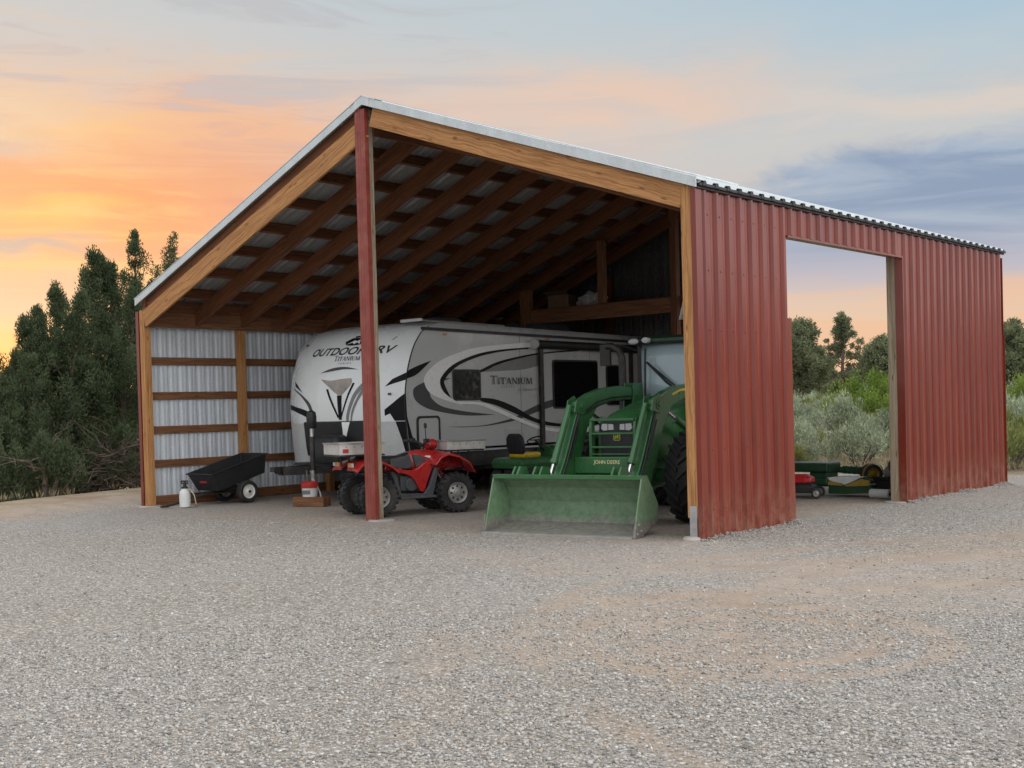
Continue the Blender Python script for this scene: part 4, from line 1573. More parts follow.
# cab
cz0, cz1 = 1.52, 2.52
for s_ in (-1, 1):
    m = MB()
    m.loft([[(s_*.60-.045, 3.26, cz0), (s_*.60+.045, 3.26, cz0), (s_*.60+.045, 3.36, cz0), (s_*.60-.045, 3.36, cz0)], [(s_*.66-.04, 3.38, cz1), (s_*.66+.04, 3.38, cz1), (s_*.66+.04, 3.46, cz1), (s_*.66-.04, 3.46, cz1)]])
    m.build('cab_pillar', 'black_plastic', TC, bevel=.012)
    m = MB()
    m.loft([[(s_*.72-.05, 4.70, 1.3), (s_*.72+.05, 4.70, 1.3), (s_*.72+.05, 4.82, 1.3), (s_*.72-.05, 4.82, 1.3)], [(s_*.70-.04, 4.70, cz1), (s_*.70+.04, 4.70, cz1), (s_*.70+.04, 4.80, cz1), (s_*.70-.04, 4.80, cz1)]])
    m.build('cab_pillar', 'black_plastic', TC, bevel=.012)
    m = MB()
    m.add([(s_*.625, 3.37, cz0-.3), (s_*.715, 4.70, cz0-.2), (s_*.70, 4.70, cz1), (s_*.665, 3.46, cz1)], [(0, 1, 2, 3)])
    m.build('side_window', 'cab_glass', TC, solid=.008)
    m = MB()
    m.bb(s_*.60, s_*.72, 3.30, 3.38, .95, 1.54)
    m.bb(s_*.58, s_*.72, 3.3, 4.8, .95, 1.05)
    m.build('cab_sill', 'black_plastic', TC, bevel=.01)
m = MB()
N = 8
gl = []
for z, y, hw_ in ((1.56, 3.27, .565), (1.9, 3.30, .585), (2.25, 3.34, .605), (2.52, 3.40, .625)):
    gl.append([(hw_*t, y-.10*(1-t*t), z) for t in np.linspace(-1, 1, N+1)])
m.loft(gl, closed=False)
m.build('windshield', 'cab_glass', TC, smooth=60, solid=.008)
m = MB()
m.add([(-.66, 4.78, 1.45), (.66, 4.78, 1.45), (.66, 4.78, 2.5), (-.66, 4.78, 2.5)], [(0, 1, 2, 3)])
m.build('rear_window', 'cab_glass', TC, solid=.008)
m = MB()
m.loft([[(hw_*a, 4.08+ln*b, z) for a, b in ((-1, -.75), (-.75, -1), (.75, -1), (1, -.75), (1, .8), (.8, 1), (-.8, 1), (-1, .8))] for hw_, ln, z in ((.74, .86, 2.50), (.79, .91, 2.525), (.79, .91, 2.565), (.74, .86, 2.60), (.6, .7, 2.615))])
rf = m.build('cab_roof', 'roof_green', TC, smooth=40)
MB().bb(-.70, .70, 3.22, 3.32, 2.485, 2.53).build('visor', 'black_plastic', rf, bevel=.01)
for s_ in (-1, 1):
    m = MB()
    m.loft([[(s_*(.63+dx)+w_*math.cos(R(a)), 3.10+dy, 2.535+h_*math.sin(R(a))) for a in range(0, 360, 24)] for dx, dy, w_, h_ in ((0, .09, .09, .045), (0, .04, .10, .05))])
    lp = m.build('work_light', 'black_plastic', rf, smooth=40)
    m = MB()
    m.loft([[(s_*.63+w_*math.cos(R(a)), 3.13+dy, 2.535+h_*math.sin(R(a))) for a in range(0, 360, 24)] for dy, w_, h_ in ((.0, .085, .042), (-.025, .05, .025))])
    m.build('lamp_lens', 'lamp_lens', lp, smooth=60)
    m = MB()
    m.loft([[(s_*.42+w_*math.cos(R(a)), 3.12+dy, 2.545+h_*math.sin(R(a))) for a in range(0, 360, 24)] for dy, w_, h_ in ((.06, .06, .042), (-.02, .06, .042), (-.03, .03, .02))])
    m.build('work_light', 'lamp_lens', rf, smooth=60)
# wiper
m = MB()
m.tube([(.30, 3.13, 1.60), (-.10, 3.12, 1.92), (-.43, 3.16, 2.22)], .019, 6)
m.tube([(.36, 3.15, 1.60), (-.04, 3.12, 1.92), (-.40, 3.16, 2.20)], .012, 6)
m.tube([(-.47, 3.20, 2.42), (-.46, 3.16, 2.2), (-.46, 3.14, 1.72)], .015, 6)
m.lathe([(.05, 0), (.05, .05)], (.33, 3.12, 1.58), 'y', 10)
m.build('wiper', 'black_plastic', TC)
# exhaust stack, mirror
m = MB()
m.tube([(-.80, 3.08, 1.25), (-.80, 3.08, 2.30), (-.84, 3.06, 2.42), (-.94, 3.02, 2.48), (-1.02, 2.99, 2.48)], .055, 12)
m.build('exhaust', 'black_steel', TC, smooth=50)
m = MB()
m.tube([(-.68, 3.40, 2.40), (-.9, 3.3, 2.50), (-1.12, 3.24, 2.47)], .014, 8)
m.box((-1.15, 3.22, 2.36), (.17, .06, .32))
m.build('mirror', 'black_plastic', TC, bevel=.02)
m = MB()
m.tube([(.68, 3.40, 2.40), (.95, 3.3, 2.48)], .014, 8)
m.box((1.02, 3.27, 2.36), (.17, .06, .32))
m.build('mirror', 'black_plastic', TC, bevel=.02)
# seat, wheel and console in the cab
m = MB()
m.box((0, 4.2, 1.45), (.5, .5, .14))
m.box((0, 4.45, 1.8), (.5, .14, .6))
m.build('seat', 'black_plastic', TC, bevel=.04)
m = MB()
ringp = [(.19*math.cos(R(a)), 3.68+.14*math.sin(R(a)), 1.68+.12*math.sin(R(a))) for a in range(0, 361, 20)]
m.tube(ringp, .016, 8)
m.tube([(0, 3.68, 1.68), (0, 3.5, 1.3)], .03, 8)
m.box((0, 3.45, 1.48), (.4, .2, .22))
m.build('steering_wheel', 'black_plastic', TC)
m = MB()
m.bb(-.6, .6, 3.38, 4.75, 1.1, 1.16)
m.bb(-.6, .6, 4.70, 4.76, 1.1, 1.5)
m.build('cab_floor', 'black_plastic', TC)

# ------------------------------------------------------------------ quad bike (local: x forwards)
AT = thing('quad_bike', 'red four wheel quad bike with black seat and knobbly tyres beside the ridge post', 'quad bike', (-6.07, 1.13, 0), R(69))
for sx_ in (1, -1):
    for sy_ in (-1, 1):
        c0 = (.68 if sx_ > 0 else -.61, sy_*.42, .31)
        m = tyre_mb(MB(), .315, .25, c0, 20, 40, .028, False, 'y')
        wh = m.build('wheel', 'rubber', AT, smooth=30)
        rm = rim_mb(MB(), .158, .24, c0, 'y', sy_, dish=.035).build('rim', 'rim_silver', wh, smooth=40)
        hole_mb(MB(), .105, .24, c0, 'y', sy_, 8, .018, .035).build('rim_hole', 'black_steel', wh)
m = MB()
m.bb(-.55, .62, -.16, .16, .27, .36)
m.bb(-.35, .35, -.2, .2, .34, .62)
m.tube([(.68, -.36, .31), (.68, .36, .31)], .04, 10)
m.tube([(-.61, -.36, .31), (-.61, .36, .31)], .05, 10)
for sx_, x1 in ((.60, .42), (-.55, -.45)):
    for s_ in (-1, 1):
        m.tube([(sx_, s_*.3, .36), (x1, s_*.18, .74)], .035, 10)
m.tube([(.75, -.2, .5), (.98, -.2, .42), (1.02, -.2, .62), (1.0, 0, .66), (1.02, .2, .62), (.98, .2, .42), (.75, .2, .5)], .018, 8)
m.build('chassis', 'black_steel', AT, bevel=.008)
m = MB()
m.bb(-.16, .26, -.24, .24, .36, .60)
m.lathe([(.11, -.27), (.11, .27)], (.02, 0, .46), 'y', 18)
m.build('engine', 'grey_plastic', AT, bevel=.02)


def xsec(rows, yscale=1.):
    secs_ = []
    for x, w_, z0, z1 in rows:
        h_ = (z1-z0)/2
        zc_ = (z0+z1)/2
        secs_.append([(x, math.copysign(abs(math.cos(R(a)))**.6, math.cos(R(a)))*w_, zc_+math.copysign(abs(math.sin(R(a)))**.7, math.sin(R(a)))*h_) for a in range(0, 360, 20)])
    return secs_


MB().loft(xsec([(-.02, .10, .72, .90), (.06, .16, .66, .955), (.22, .19, .62, .985), (.45, .20, .62, .985), (.62, .17, .66, .95), (.86, .15, .68, .86), (1.0, .09, .68, .76)])).build('body_shell', 'atv_red', AT, smooth=50)
MB().loft(xsec([(-.82, .14, .78, .86), (-.74, .17, .74, .93), (-.4, .17, .73, .915), (-.12, .15, .73, .91), (.04, .12, .74, .955), (.10, .08, .78, .95)])).build('seat', 'black_plastic', AT, smooth=50)
for s_ in (-1, 1):
    # front wing over the wheel
    arc_o = [(.31, .79), (.40, .90), (.53, .945), (.71, .905), (.89, .80), (.975, .65)]
    m = MB()
    m.loft([[(x, s_*.13, z+.02), (x, s_*.40, z+.005), (x, s_*.56, z-.02), (x-.006, s_*.565, z-.05), (x-.01, s_*.40, z-.03), (x, s_*.13, z-.03)] for x, z in arc_o])
    m.build('front_wing', 'atv_red', AT, smooth=40, bevel=.006, segs=1)
    arc_r = [(-.30, .70), (-.42, .80), (-.55, .86), (-.70, .87), (-.88, .83), (-.98, .74)]
    m = MB()
    m.loft([[(x, s_*.13, z+.02), (x, s_*.38, z+.01), (x, s_*.55, z-.02), (x+.006, s_*.555, z-.055), (x+.01, s_*.40, z-.03), (x, s_*.13, z-.03)] for x, z in arc_r])
    m.build('rear_wing', 'atv_red', AT, smooth=40, bevel=.006, segs=1)
    # swooping side panel
    sw = curve([(-.43, .79), (-.29, .735), (-.01, .68), (.12, .72), (.24, .80), (.40, .78), (.30, .58), (.21, .35), (.14, .355), (.01, .57), (-.24, .665), (-.44, .705)], 4)
    m = MB()
    m.prism(sw, 'xz', s_*.21, s_*.32)
    m.build('side_panel', 'atv_red', AT, bevel=.012)
    m = MB()
    m.prism([(.12, .72), (.06, .93), (.20, .905), (.30, .82), (.24, .79)], 'xz', s_*.17, s_*.225)
    m.prism([(-.30, .73), (.0, .70), (.08, .75), (.02, .93), (-.04, .90), (-.3, .86)], 'xz', s_*.15, s_*.20)
    m.build('knee_pad', 'grey_plastic', AT, bevel=.01)
    # wing shaped badge on the tank
    m = MB()
    m.prism([(.26, .885), (.31, .895), (.40, .885), (.50, .87), (.44, .865), (.47, .85), (.41, .85), (.42, .835), (.36, .85), (.30, .872)], 'xz', s_*.185, s_*.215)
    m.build('badge', 'cap_white', AT)
    # footwell guard
    m = MB()
    m.prism([(-.38, .68), (-.30, .68), (-.22, .34), (.16, .32), (.24, .42), (.36, .72), (.42, .70), (.30, .24), (-.25, .28)], 'xz', s_*.36, s_*.42)
    m.bb(-.28, .30, s_*.2, s_*.56, .26, .30)
    m.build('mudguard', 'grey_plastic', AT, bevel=.01)
    m = MB()
    m.box((-.97, s_*.27, .80), (.05, .14, .07))
    tl_ = m.build('tail_lamp', 'amber', AT, bevel=.01)
    m = MB()
    m.box((-.99, s_*.40, .80), (.02, .08, .06))
    m.build('reflector', 'lamp_lens', tl_, bevel=.006)
for x0_, x1_ in ((.62, .50), (-.55, -.46)):
    for s_ in (-1, 1):
        m = MB()
        a_, b_ = Vector((x0_, s_*.27, .38)), Vector((x1_, s_*.19, .70))
        pts_ = []
        for k in range(57):
            t = k/56
            an = t*2*math.pi*7
            pts_.append(a_.lerp(b_, t)+Vector((math.cos(an)*.045, math.sin(an)*.045, 0)))
        m.tube(pts_, .007, 5)
        m.build('spring', 'plastic_red', AT, smooth=60)
m = MB()
for s_ in (-1, 1):
    m.tube([(.27, s_*.30, 1.11), (.36, s_*.24, 1.02), (.42, s_*.12, .97), (.46, s_*.08, .9)], .006, 5)
    m.tube([(.29, s_*.26, 1.14), (.40, s_*.20, 1.08), (.46, s_*.1, 1.0)], .006, 5)
m.build('cable', 'black_plastic', AT, smooth=60)
# handlebar, headlamp pod, racks
m = MB()
m.tube([(.36, 0, .96), (.33, 0, 1.06), (.33, -.12, 1.09), (.27, -.28, 1.12), (.20, -.40, 1.12)], .016, 8)
m.tube([(.33, 0, 1.06), (.33, .12, 1.09), (.27, .28, 1.12), (.20, .40, 1.12)], .016, 8)
for s_ in (-1, 1):
    m.tube([(.24, s_*.32, 1.12), (.19, s_*.42, 1.12)], .024, 10)
    m.box((.28, s_*.27, 1.13), (.07, .08, .06))
    m.tube([(.30, s_*.29, 1.13), (.28, s_*.40, 1.11)], .009, 6)
m.tube([(.3, -.22, 1.12), (.28, -.24, 1.33)], .008, 6)
m.lathe([(.0001, -.012), (.045, -.01), (.045, .01)], (.28, -.25, 1.36), 'x', 14)
m.build('handlebar', 'black_plastic', AT, bevel=.004, segs=1)
m = MB()
m.loft([[(x, w_*math.cos(R(a)), 1.06+h_*math.sin(R(a))) for a in range(0, 360, 24)] for x, w_, h_ in ((.36, .05, .05), (.41, .11, .085), (.50, .12, .09), (.545, .10, .075))])
hp = m.build('headlamp_pod', 'atv_red', AT, smooth=50)
m = MB()
m.loft([[(x, w_*math.cos(R(a)), 1.06+h_*math.sin(R(a))) for a in range(0, 360, 24)] for x, w_, h_ in ((.535, .095, .07), (.555, .06, .045))])
m.build('lamp_lens', 'lamp_lens', hp, smooth=60)
for x0, x1, z in ((.56, 1.22, .955), (-1.17, -.46, .945)):
    m = MB()
    for y in (-.36, -.18, 0, .18, .36):
        m.tube([(x0, y, z), (x1, y, z)], .012, 6)
    m.tube([(x0, -.36, z), (x0, .36, z)], .014, 6)
    m.tube([(x1, -.36, z), (x1, .36, z)], .014, 6)
    for y in (-.2, .2):
        m.tube([((x0+x1)/2-.15, y, z), ((x0+x1)/2-.15, y*.7, z-.22)], .014, 6)
        m.tube([((x0+x1)/2+.15, y, z), ((x0+x1)/2+.15, y*.7, z-.25)], .014, 6)
    m.build('rack', 'black_steel', AT)


def tray(name, label, x0, x1, y0, y1, z0, z1, mat):
    t_ = thing(name, label, 'box', tuple(AT.matrix_basis @ Vector(((x0+x1)/2, (y0+y1)/2, z0))), R(69))
    X, Y, Z = (x1-x0)/2, (y1-y0)/2, z1-z0
    m = MB()
    m.bb(-X, X, -Y, Y, 0, .012)
    for s_ in (-1, 1):
        m.bb(-X, X, s_*Y, s_*(Y-.015), .012, Z)
        m.bb(s_*X, s_*(X-.015), -Y+.015, Y-.015, .012, Z)
    m.build('box_shell', mat, t_, bevel=.003, segs=1)
    m = MB()
    for s_ in (-1, 1):
        m.bb(-X-.012, X+.012, s_*Y-.012, s_*Y+.012, Z, Z+.018)
        m.bb(s_*X-.012, s_*X+.012, -Y+.012, Y-.012, Z, Z+.018)
    m.build('box_rim', 'steel', t_)
    m = MB()
    for k in range(5):
        m.lathe([(.008, 0), (.008, .006)], (-X+.1+k*(2*X-.2)/4, -Y-.006, Z-.04), 'y', 8)
    m.build('rivet', 'black_steel', t_)
    return t_, X, Y, Z


tray('cargo_box', 'pale open metal box on the front rack of the red quad bike', .60, 1.26, -.36, .36, .97, 1.10, 'aluminium')
t_, X, Y, Z = tray('cargo_box', 'pale open metal box with a red mark on the rear rack of the quad bike', -1.17, -.46, -.36, .36, .96, 1.12, 'aluminium')
MB().bb(-X+.05, -X+.14, -Y-.004, -Y, .03, .09).build('red_sticker', 'plastic_red', t_)

# ------------------------------------------------------------------ dump cart by the steel wall (local: x forwards)
CT = thing('dump_cart', 'black plastic garden dump cart with white wheel rims, tipped down at the steel wall', 'garden cart', (-10.86, 1.02, 0), R(-90))
CT.scale = (1.12, 1.06, 1.08)
tilt = Matrix.Translation((-.28, 0, .36)) @ Matrix.Rotation(R(15.5), 4, 'Y')
m = MB()
m.M = tilt


def bedring(k, z, ins=0.):
    return [(.52*k-ins+.02, -.36*k+ins, z), (.52*k-ins+.02, .36*k-ins, z), (-.56*k+ins, .36*k-ins, z), (-.56*k+ins, -.36*k+ins, z)]


m.loft([bedring(.86, 0), bedring(1., .30), bedring(1.05, .305), bedring(1.05, .285+.04), bedring(.985, .325), bedring(.84, .02)], caps=False)
m.add(bedring(.86, 0), [(0, 1, 2, 3)])
m.add(bedring(.84, .02), [(0, 1, 2, 3)])
bed = m.build('cart_bed', 'black_plastic', CT, bevel=.012)
m = MB()
m.M = tilt
m.bb(.505, .512, -.10, .10, .15, .19)
m.build('cart_label', 'plastic_red', bed)
m = MB()
m.tube([(-.36, -.30, .19), (-.36, .30, .19)], .018, 8)
m.tube([(-.36, -.2, .19), (.25, -.05, .20), (.75, 0, .07), (.95, 0, .04)], .02, 8)
m.tube([(-.36, .2, .19), (.25, .05, .20), (.75, 0, .07)], .02, 8)
m.bb(.92, 1.04, -.03, .03, .02, .05)
m.bb(-.4, -.1, -.22, .22, .22, .30)
m.build('cart_frame', 'black_steel', CT, smooth=50)
for s_ in (-1, 1):
    c0 = (-.36, s_*.33, .195)
    wh = tyre_mb(MB(), .195, .14, c0, 0, 36, .01, False, 'y').build('wheel', 'rubber', CT, smooth=40)
    rim_mb(MB(), .112, .14, c0, 'y', s_, dish=.02).build('rim', 'rim_white', wh, smooth=40)
    MB().lathe([(.022, 0), (.02, .02*s_)], (c0[0], s_*.40, .195), 'y', 10).build('hub', 'black_plastic', wh)

# sprayer
SP = thing('pump_sprayer', 'white garden pump sprayer with black handle standing by the barn post', 'sprayer', (-10.68, .22, 0), R(30))
MB().lathe([(.07, 0), (.095, .02), (.098, .22), (.085, .29), (.05, .33), (.045, .35)], (0, 0, 0), 'z', 24).build('tank', 'poly_white', SP, smooth=50)
m = MB()
m.lathe([(.055, .34), (.055, .37), (.03, .38), (.022, .46)], (0, 0, 0), 'z', 16)
m.tube([(-.06, 0, .47), (-.06, 0, .43), (.06, 0, .43), (.06, 0, .47), (-.06, 0, .47)], .014, 8)
m.build('pump_handle', 'black_plastic', SP, smooth=50)
m = MB()
m.tube([(.04, -.02, .31), (.12, -.03, .33), (.19, -.02, .22), (.21, 0, .06), (.16, .1, .015), (0, .2, .012), (-.2, .18, .012)], .009, 6)
m.tube([(-.08, -.04, .02), (-.32, -.1, .02), (-.5, -.12, .015)], .006, 6)
m.build('hose', 'hose', SP, smooth=60)

# ------------------------------------------------------------------ riding mower behind the bucket
RM = thing('riding_mower', 'green lawn tractor with black and yellow seat, behind the loader bucket', 'lawn mower', (-6.72, 4.95, 0), R(82))
m = MB()
m.loft([[(x, y, z) for x, y in ((-.55*k, -.42*k), (.2, -.48*k), (.2, .48*k), (-.55*k, .42*k))] for k, z in ((1, .5), (1.05, .60), (.98, .68), (.8, .70))])
m.build('rear_deck', G, RM, bevel=.03)
MB().loft(xsec([(.35, .22, .45, .88), (.5, .26, .42, .9), (.9, .25, .42, .84), (1.15, .2, .42, .74), (1.22, .12, .46, .66)])).build('hood', G, RM, smooth=50)
m = MB()
m.box((-.12, 0, .74), (.42, .44, .10))
m.build('seat', 'tractor_yellow', RM, bevel=.04)
m = MB()
m.loft([[(-.36-.12*(z-.76), -w_, z), (-.28-.12*(z-.76), -w_, z), (-.28-.12*(z-.76), w_, z), (-.36-.12*(z-.76), w_, z)] for z, w_ in ((.76, .20), (.92, .235), (1.06, .21), (1.13, .13))])
m.build('backrest', 'black_plastic', RM, bevel=.03)
m = MB()
m.tube([(.14+.13*math.cos(R(a))*.9, .18*math.sin(R(a)), 1.0+.06*math.cos(R(a))) for a in range(0, 361, 20)], .014, 8)
m.tube([(.14, 0, 1.0), (.34, 0, .8)], .02, 8)
m.tube([(.02, 0, 1.0), (.26, 0, 1.0)], .012, 6)
m.build('steering_wheel', 'black_plastic', RM)
m = MB()
m.bb(-.5, .1, -.55, .55, .16, .28)
m.lathe([(.42, .12), (.42, .24), (.36, .28)], (.35, 0, 0), 'z', 24)
m.build('cutting_deck', G, RM, bevel=.02)
m = MB()
m.bb(-.5, 1.1, -.15, .15, .25, .48)
m.build('chassis', 'black_steel', RM)
for x, r_, w_, yy in ((-.33, .26, .22, .40), (.95, .2, .16, .36)):
    for s_ in (-1, 1):
        c0 = (x, s_*yy, r_)
        wh = tyre_mb(MB(), r_, w_, c0, 0, 32, .01, False, 'y').build('wheel', 'rubber', RM, smooth=40)
        rim_mb(MB(), r_*.55, w_, c0, 'y', s_).build('rim', 'rim_yellow', wh, smooth=40)

# ------------------------------------------------------------------ things in the right bay, seen through the side opening
HM = thing('hay_mower', 'green hay mower with white deck, yellow stripes and an upright wheel, in the side opening', 'farm implement', (-1.5, 6.7, 0))
HM.scale = (.95, 1, .92)
m = MB()
m.bb(-.85, -.07, -.25, .25, .43, .60)
m.build('cover', 'implement_green', HM, bevel=.03)
m = MB()
m.bb(-.45, -.10, -.2, .2, .17, .44)
m.bb(-.30, -.05, -.32, -.2, .20, .33)
m.build('gearbox', 'implement_green', HM, bevel=.03)
m = MB()
m.tube([(-.2, .22, .46), (.42, .22, .43)], .06, 12)
for k in range(5):
    m.lathe([(.075, -.03), (.075, .03)], (.02+.09*k, .22, .455-.004*k), 'x', 12)
m.build('drive_tube', 'implement_green', HM, smooth=40)
m = MB()
m.prism([(-.08, .34), (.60, .365), (.28, .215), (.22, .22), (-.04, .28)], 'xz', -.25, .2)
m.build('deck', 'poly_white', HM, bevel=.01)
m = MB()
m.prism([(-.06, .28), (.20, .245), (.20, .20), (-.06, .21)], 'xz', -.28, -.252)
m.prism([(.24, .20), (.56, .33), (.71, .30), (.70, .21), (.3, .19)], 'xz', -.28, -.252)
m.build('yellow_stripe', 'implement_yellow', HM)
m = MB()
m.prism([(-.06, .21), (.22, .20), (.72, .215), (.72, .08), (.22, .05), (-.06, .05)], 'xz', -.26, .2)
m.prism([(.20, .20), (.58, .35), (.60, .365), (.72, .31), (.72, .29), (.56, .345), (.24, .19)], 'xz', -.275, -.2)
m.build('skid_panel', 'implement_green', HM, bevel=.01)
m = MB()
m.M = Matrix.Translation((.58, .05, .40)) @ Matrix.Rotation(R(-28), 4, 'Z') @ Matrix.Rotation(R(8), 4, 'Y')
tyre_mb(m, .20, .15, (0, 0, 0), 0, 32)
wh = m.build('gauge_wheel', 'rubber', HM, smooth=40)
m = MB()
m.M = Matrix.Translation((.58, .05, .40)) @ Matrix.Rotation(R(-28), 4, 'Z') @ Matrix.Rotation(R(8), 4, 'Y')
rim_mb(m, .115, .15, (0, 0, 0), 'x', 1)
m.lathe([(.205, .03), (.21, .05), (.2, .075)], (0, 0, 0), 'x', 28, cap=False)
m.build('rim', 'wheel_ochre', wh, smooth=40)
m = MB()
m.tube([(.45, .2, .43), (.58, .1, .40)], .03, 8)
m.tube([(.2, .1, .05), (.2, .1, .3)], .03, 8)
m.build('wheel_arm', 'implement_green', HM)

PM = thing('push_mower', 'small red push mower with black wheels just inside the side opening', 'lawn mower', (-1.86, 6.05, 0), R(20))
PM.scale = (.85, .85, .9)
m = MB()
m.loft([[(a*k, b*k, z) for a, b in ((-.28, -.24), (.28, -.24), (.33, 0), (.28, .24), (-.28, .24), (-.33, 0))] for k, z in ((1, .10), (1.02, .22), (.8, .27))])
m.build('deck', 'black_plastic', PM, bevel=.02)
m = MB()
m.loft([[(.02+a*k, b*k, z) for a, b in ((-.24, -.2), (.22, -.2), (.27, 0), (.22, .2), (-.24, .2), (-.28, 0))] for k, z in ((.9, .27), (1, .30), (.95, .38), (.5, .43))])
m.build('engine_cover', 'atv_red', PM, bevel=.02)
for x in (-.24, .34):
    for s_ in (-1, 1):
        c0 = (x, s_*.28, .1)
        wh = tyre_mb(MB(), .1, .06, c0, 0, 24, .005, False, 'y').build('wheel', 'rubber', PM, smooth=40)
        rim_mb(MB(), .055, .06, c0, 'y', s_, dish=.01).build('rim', 'rim_silver', wh, smooth=40)

TB = thing('storage_tote', 'black plastic tote on the gravel against the side opening post', 'tote', (-.62, 6.85, 0), R(-6))
m = MB()
rr_ = lambda k, z: [(.23*k*a, .19*k*b, z) for a, b in ((-1, -1), (1, -1), (1, 1), (-1, 1))]
m.loft([rr_(.88, 0), rr_(1, .27), rr_(1.08, .275), rr_(1.08, .30), rr_(.95, .30), rr_(.84, .02)], caps=False)
m.add(rr_(.88, 0), [(0, 1, 2, 3)])
m.add(rr_(.84, .02), [(0, 1, 2, 3)])
m.build('tote_body', 'black_plastic', TB, bevel=.012)
m = MB()
m.bb(-.245, .245, -.205, .205, .302, .322)
m.build('tote_lid', 'black_plastic', TB, bevel=.008)
WP = thing('wash_pan', 'pale metal tub lying tipped on the black tote', 'tub', (-.66, 6.88, .40), 0)
m = MB()
m.M = Matrix.Rotation(R(62), 4, 'Y') @ Matrix.Rotation(R(20), 4, 'X')
m.lathe([(.0001, -.10), (.09, -.10), (.15, .10), (.16, .105), (.16, .115), (.145, .11), (.085, -.088), (.0001, -.088)], (0, 0, 0), 'z', 28, cap=False)
m.build('pan', 'aluminium', WP, smooth=40)
PR = thing('paper_roll', 'white cylindrical roll lying on the gravel in front of the black tote', 'roll', (-.62, 6.36, .075), R(-8))
m = MB()
m.lathe([(.075, -.17), (.075, .17)], (0, 0, 0), 'x', 26)
m.build('roll', 'poly_white', PR, smooth=40, bevel=.006)
m = MB()
m.lathe([(.03, .1705), (.03, .174), (.02, .175)], (0, 0, 0), 'x', 18)
m.build('roll_core', 'black_plastic', PR, smooth=40)

# loft things and the sheet hanging behind the near post
LB_ = thing('cardboard_box', 'brown box in the dark loft beside the loft post', 'box', (-8.75, 8.55, 3.70), R(12))
MB().bb(-.25, .25, -.2, .2, 0, .30).build('carton', 'cardboard', LB_, bevel=.01)
m = MB()
m.add([(-.25, -.2, .302), (.25, -.2, .302), (.27, -.36, .36), (-.27, -.36, .36)], [(0, 1, 2, 3)])
m.build('carton_flap', 'cardboard', LB_, solid=.006)
LC = thing('storage_bag', 'pale crumpled bag lying in the dark loft', 'bag', (-8.05, 8.7, 3.70))
m = MB()
bm_ = bmesh.new()
bmesh.ops.create_icosphere(bm_, subdivisions=4, radius=1)
for v in bm_.verts:
    q = 1+.35*mnoise.noise(v.co*2.1)+.12*mnoise.noise(v.co*6)
    v.co = Vector((v.co.x*.32*q, v.co.y*.24*q, max(0, .15+v.co.z*.17*q)))
bm_.verts.index_update()
m.add([tuple(v.co) for v in bm_.verts], [tuple(v.index for v in f.verts) for f in bm_.faces])
bm_.free()
m.build('bag', 'tarp_grey', LC, smooth=60)
m = MB()
cols_ = 14
for i in range(1):
    rows_ = []
    for zi in range(15):
        z = 2.62+zi*.09
        w_ = .16+.20*(1-zi/14)**1.6
        rows_.append([(-.16-w_*j/cols_+.0, .55+.035*math.sin(j*1.3+zi*.2)+.02*math.sin(j*2.9), z) for j in range(cols_+1)])
    m.loft(rows_, closed=False)
sh = m.build('dust_sheet', 'tarp_grey', None, smooth=60, solid=.006)
tag(sh, 'grey sheet hanging in folds behind the near corner post', 'sheet')


# ------------------------------------------------------------------ vegetation
rg = np.random.default_rng(11)


def leaf_mesh(name, mat, cent, rad, per, ln, wd, up=.5, spread=1.0, flat=1.0):
    """leaf sized diamonds in clumps: cent (n,3), rad (n,), per = leaves per clump"""
    n_ = len(cent)
    c_ = np.repeat(np.asarray(cent, float), per, axis=0)
    r_ = np.repeat(np.asarray(rad, float), per)[:, None]
    off = rg.normal(size=(n_*per, 3))
    off /= np.linalg.norm(off, axis=1)[:, None]+1e-9
    off *= (rg.random((n_*per, 1))**.45)
    off[:, 2] *= flat
    p = c_+off*r_*spread
    d_ = off*.7+rg.normal(size=p.shape)*.45
    d_[:, 2] += up
    d_ /= np.linalg.norm(d_, axis=1)[:, None]+1e-9
    sd_ = np.cross(d_, rg.normal(size=p.shape))
    sd_ /= np.linalg.norm(sd_, axis=1)[:, None]+1e-9
    L_ = ln*(.6+.8*rg.random((len(p), 1)))
    w_ = wd*(.6+.8*rg.random((len(p), 1)))
    q = np.stack([p, p+d_*L_*.45+sd_*w_, p+d_*L_, p+d_*L_*.45-sd_*w_], 1).reshape(-1, 3)
    k = len(p)
    me_ = bpy.data.meshes.new(name)
    me_.vertices.add(4*k)
    me_.vertices.foreach_set('co', q.ravel())
    me_.loops.add(4*k)
    me_.loops.foreach_set('vertex_index', np.arange(4*k))
    me_.polygons.add(k)
    me_.polygons.foreach_set('loop_start', np.arange(0, 4*k, 4))
    me_.polygons.foreach_set('loop_total', np.full(k, 4))
    me_.update(calc_edges=True)
    me_.materials.append(MATS[mat])
    return me_


def put_mesh(me_, name, parent=None):
    o = bpy.data.objects.new(name, me_)
    COL.objects.link(o)
    o.parent = parent
    return o


def limb(m, a, b, r0, r1, wob=.12, n=6, seg=6):
    a, b = Vector(a), Vector(b)
    L = (b-a).length
    pts, rs = [], []
    for i in range(seg+1):
        t = i/seg
        p = a.lerp(b, t)
        if 0 < i < seg:
            p += Vector((rnd.uniform(-1, 1), rnd.uniform(-1, 1), rnd.uniform(-.6, .6)))*wob*L*.25
        pts.append(p)
        rs.append(r0+(r1-r0)*t)
    m.tube(pts, rs, n, False)
    return pts


